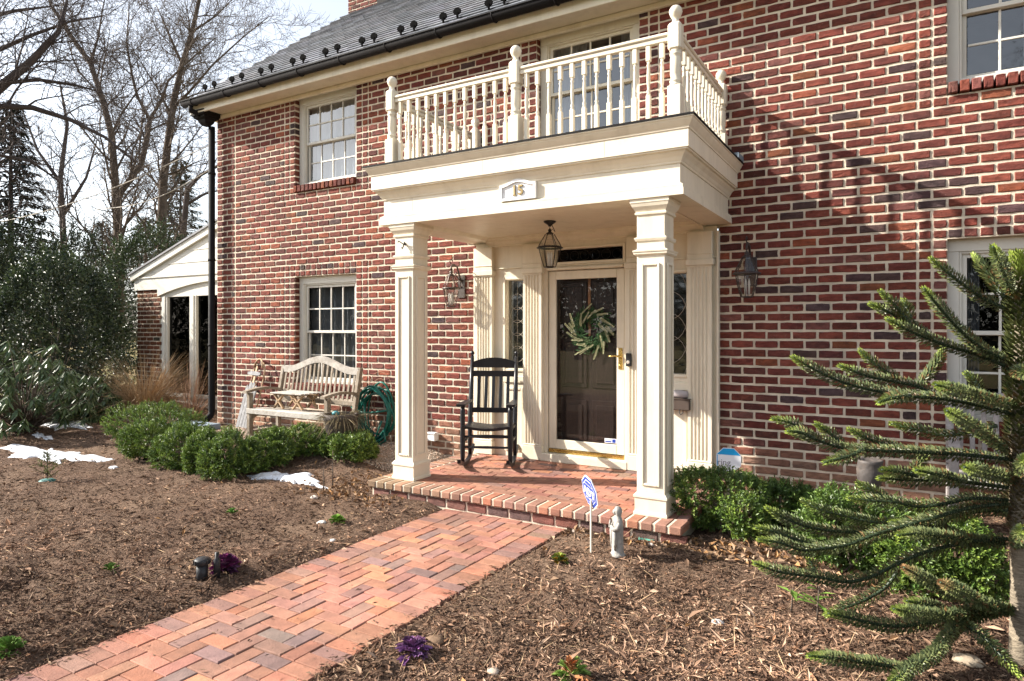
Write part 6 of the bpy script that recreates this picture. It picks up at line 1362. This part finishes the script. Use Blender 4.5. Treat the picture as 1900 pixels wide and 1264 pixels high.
bare_tree('straight bare tree rising just left of the house corner', b2, [px_limb([(302, 680), (300, 420), (303, 340), (311, 270), (322, 190), (338, 120), (356, 60), (372, -10), (380, -80)], 22, 22, .17, .04), px_limb([(320, 200), (350, 172), (395, 120), (450, 70), (500, 30)], 22, 21, .05, .012), px_limb([(338, 120), (312, 60), (290, 10)], 22, 22.5, .05, .015), px_limb([(356, 60), (400, 30), (440, -10)], 22, 22, .04, .012)], BARK, 52, group=None)
b3 = at_depth(-190, 660, 15); b3.z = .1
bare_tree('large dark bare tree leaning in from the left edge', b3, [px_limb([(-190, 750), (-170, 500), (-120, 300), (-60, 210), (0, 163), (60, 112), (108, 60), (125, 0)], 15, 15, .20, .03), px_limb([(-110, 300), (0, 197), (60, 200), (130, 222), (195, 255), (250, 300)], 15, 15.5, .09, .02), px_limb([(-60, 210), (0, 155), (70, 148), (140, 158), (200, 175)], 15, 16, .07, .015), px_limb([(-100, 120), (0, 92), (60, 65), (130, 40), (190, 30)], 15, 15, .06, .015), px_limb([(-60, 40), (30, 20), (110, 10)], 15, 16, .06, .015), px_limb([(-130, 320), (-20, 285), (60, 300), (120, 345)], 15, 16, .06, .015)], BARKDARK, 53, (2.6, 1.2, .55), (.36, .17, .11), group=None, droop=.03, tw=.005)
b4 = at_depth(350, 650, 30); b4.z = .1
bare_tree('grey bare tree low behind the side wing roof', b4, [px_limb([(330, 660), (340, 430), (348, 350), (372, 325), (420, 300)], 30, 30, .18, .05), px_limb([(340, 430), (310, 400), (300, 350), (270, 320)], 30, 31, .1, .03), px_limb([(345, 380), (380, 360), (420, 350)], 30, 31, .08, .03)], BARKDARK, 54, (2.6, 1.2, .6), (.6, .3, .2), group=None)
b5 = at_depth(120, 650, 34); b5.z = .1
bare_tree('far bare tree fading behind the left bushes', b5, [px_limb([(120, 660), (118, 450), (112, 330), (125, 230), (110, 150)], 34, 34, .2, .04), px_limb([(117, 400), (160, 330), (180, 260)], 34, 35, .1, .03), px_limb([(113, 340), (70, 280), (40, 200)], 34, 35, .1, .03)], BARKDARK, 55, (3.0, 1.4, .7), (.6, .3, .2), tw=.01, group=None)
def conifer(label, c, h, r, cols, seed, n=170):
    t = thing('conifer_tree', label, 'tree', tuple(c)); g = np.random.default_rng(seed); m = MB(); m.tube([(0, 0, 0), (0, 0, h)], [.22, .02], 8); P = []; D = []; 
    for i in range(n):
        f = (i + .5) / n; z = h * (.12 + .87 * f); L = r * (1.02 - f) * g.uniform(.75, 1.1) + .15; a = i * 2.4 + g.uniform(-.3, .3); d = np.array([math.cos(a), math.sin(a), .05 - .30 * (1 - f)]); e = np.array([0, 0, z]) + d * L; m.tube([(0, 0, z), tuple(np.array([0, 0, z]) + d * L * .5 + np.array([0, 0, .05])), tuple(e)], [.03, .02, .008], 4)
        k = int(16 + 34 * L / r)
        for j in range(k):
            q = g.uniform(.25, 1); b = np.array([0, 0, z]) + d * L * q; s = np.array([-d[1], d[0], 0]) * g.choice([-1, 1]); P.append(b); D.append(s * g.uniform(.3, 1) + d * .6 + np.array([0, 0, -g.uniform(0, .7)]))
    m.build('trunk', BARKDARK, t, local=True); k = len(P); c_ = np.array(cols)[g.integers(len(cols), size=k)] * g.uniform(.7, 1.3, (k, 1)); new_obj('crown', leaf_mesh('crown', np.array(P), np.array(D), np.tile([.05, .1, 1.], (k, 1)), g.uniform(.35, .7, k), g.uniform(.05, .12, k), c_, .2), MATTELEAF, t)
c = at_depth(335, 640, 42); conifer('pale green conifer far behind the house corner', (c.x, c.y, 0), 12.5, 3.6, [(.10, .11, .07), (.13, .12, .085), (.08, .095, .06)], 61); c = at_depth(20, 640, 30); conifer('dark drooping spruce at the far left edge', (c.x, c.y, 0), 12.0, 3.4, [(.035, .042, .04), (.05, .055, .045)], 62, 200); c = at_depth(190, 640, 48); conifer('distant conifer behind the two-trunked tree', (c.x, c.y, 0), 9.5, 3.6, [(.09, .10, .07), (.11, .105, .08)], 63, 150)
c = at_depth(270, 640, 52); conifer('distant low conifer left of the house corner', (c.x, c.y, 0), 10.5, 3.8, [(.085, .10, .07), (.12, .11, .08)], 64, 150)
for (a, b, d0, d1, lb) in (((-40, 420), (405, 262), 19, 13.5, 'upper utility cable running to the house corner'), ((180, 388), (405, 305), 17, 13.5, 'lower utility cable running to the house corner')):
    A, B = at_depth(*a, d0), at_depth(*b, d1); t = thing('utility_cable', lb, 'cable', tuple(B)); m = MB(); m.tube([A.lerp(B, i / 12) - Vector((0, 0, .25 * math.sin(math.pi * i / 12))) - B for i in range(13)], .011, 5); m.build('wire', STEEL, t, local=True)
for (x, y, lb, sd) in ((4.5, -23, 'bare tree across the street, mirrored in the upper right window', 71), (-15, -26, 'bare tree across the street, mirrored in the balcony window', 72)):
    L = [([(x, y, 0), (x + .2, y, 2.5), (x - .1, y + .2, 5), (x + .3, y, 8), (x, y, 12)], .24, .04), ([(x, y, 3), (x + 1.4, y, 5.5), (x + 2.6, y + .5, 9)], .12, .03), ([(x, y, 3.5), (x - 1.5, y, 6), (x - 2.8, y - .5, 9.5)], .12, .03), ([(x, y, 5), (x + .2, y + 1.4, 8), (x + .6, y + 2, 11)], .1, .03)]
    bare_tree(lb, (x, y, 0), L, BARKDARK, sd, (2.6, 1.3, .6), (.5, .28, .2), tw=.01, group=None)

def woods():  # unseen treeline added to darken what the door glass mirrors
    g = np.random.default_rng(77); n = 26000; x = g.uniform(-75, 60, n); top = 6.5 + 2.2 * np.sin(x * .21) + 1.3 * np.sin(x * .53 + 1) + g.normal(0, .8, n); z = g.uniform(0, 1, n) ** .8 * top; y = -46 + g.uniform(-5, 4, n); D = g.normal(size=(n, 3)); c = np.array([(.07, .075, .045), (.10, .085, .065), (.05, .06, .035), (.085, .07, .06)])[g.integers(4, size=n)] * g.uniform(.6, 1.3, (n, 1))
    o = new_obj('added_woodland', leaf_mesh('added_woodland', np.stack([x, y, z], 1), D, g.normal(size=(n, 3)), g.uniform(.5, 1.2, n), g.uniform(.25, .6, n), c), MATTELEAF, None); tag(o, 'brown-green winter woods added out of view across the street to darken the door glass reflection', 'woods', kind='stuff')
woods()
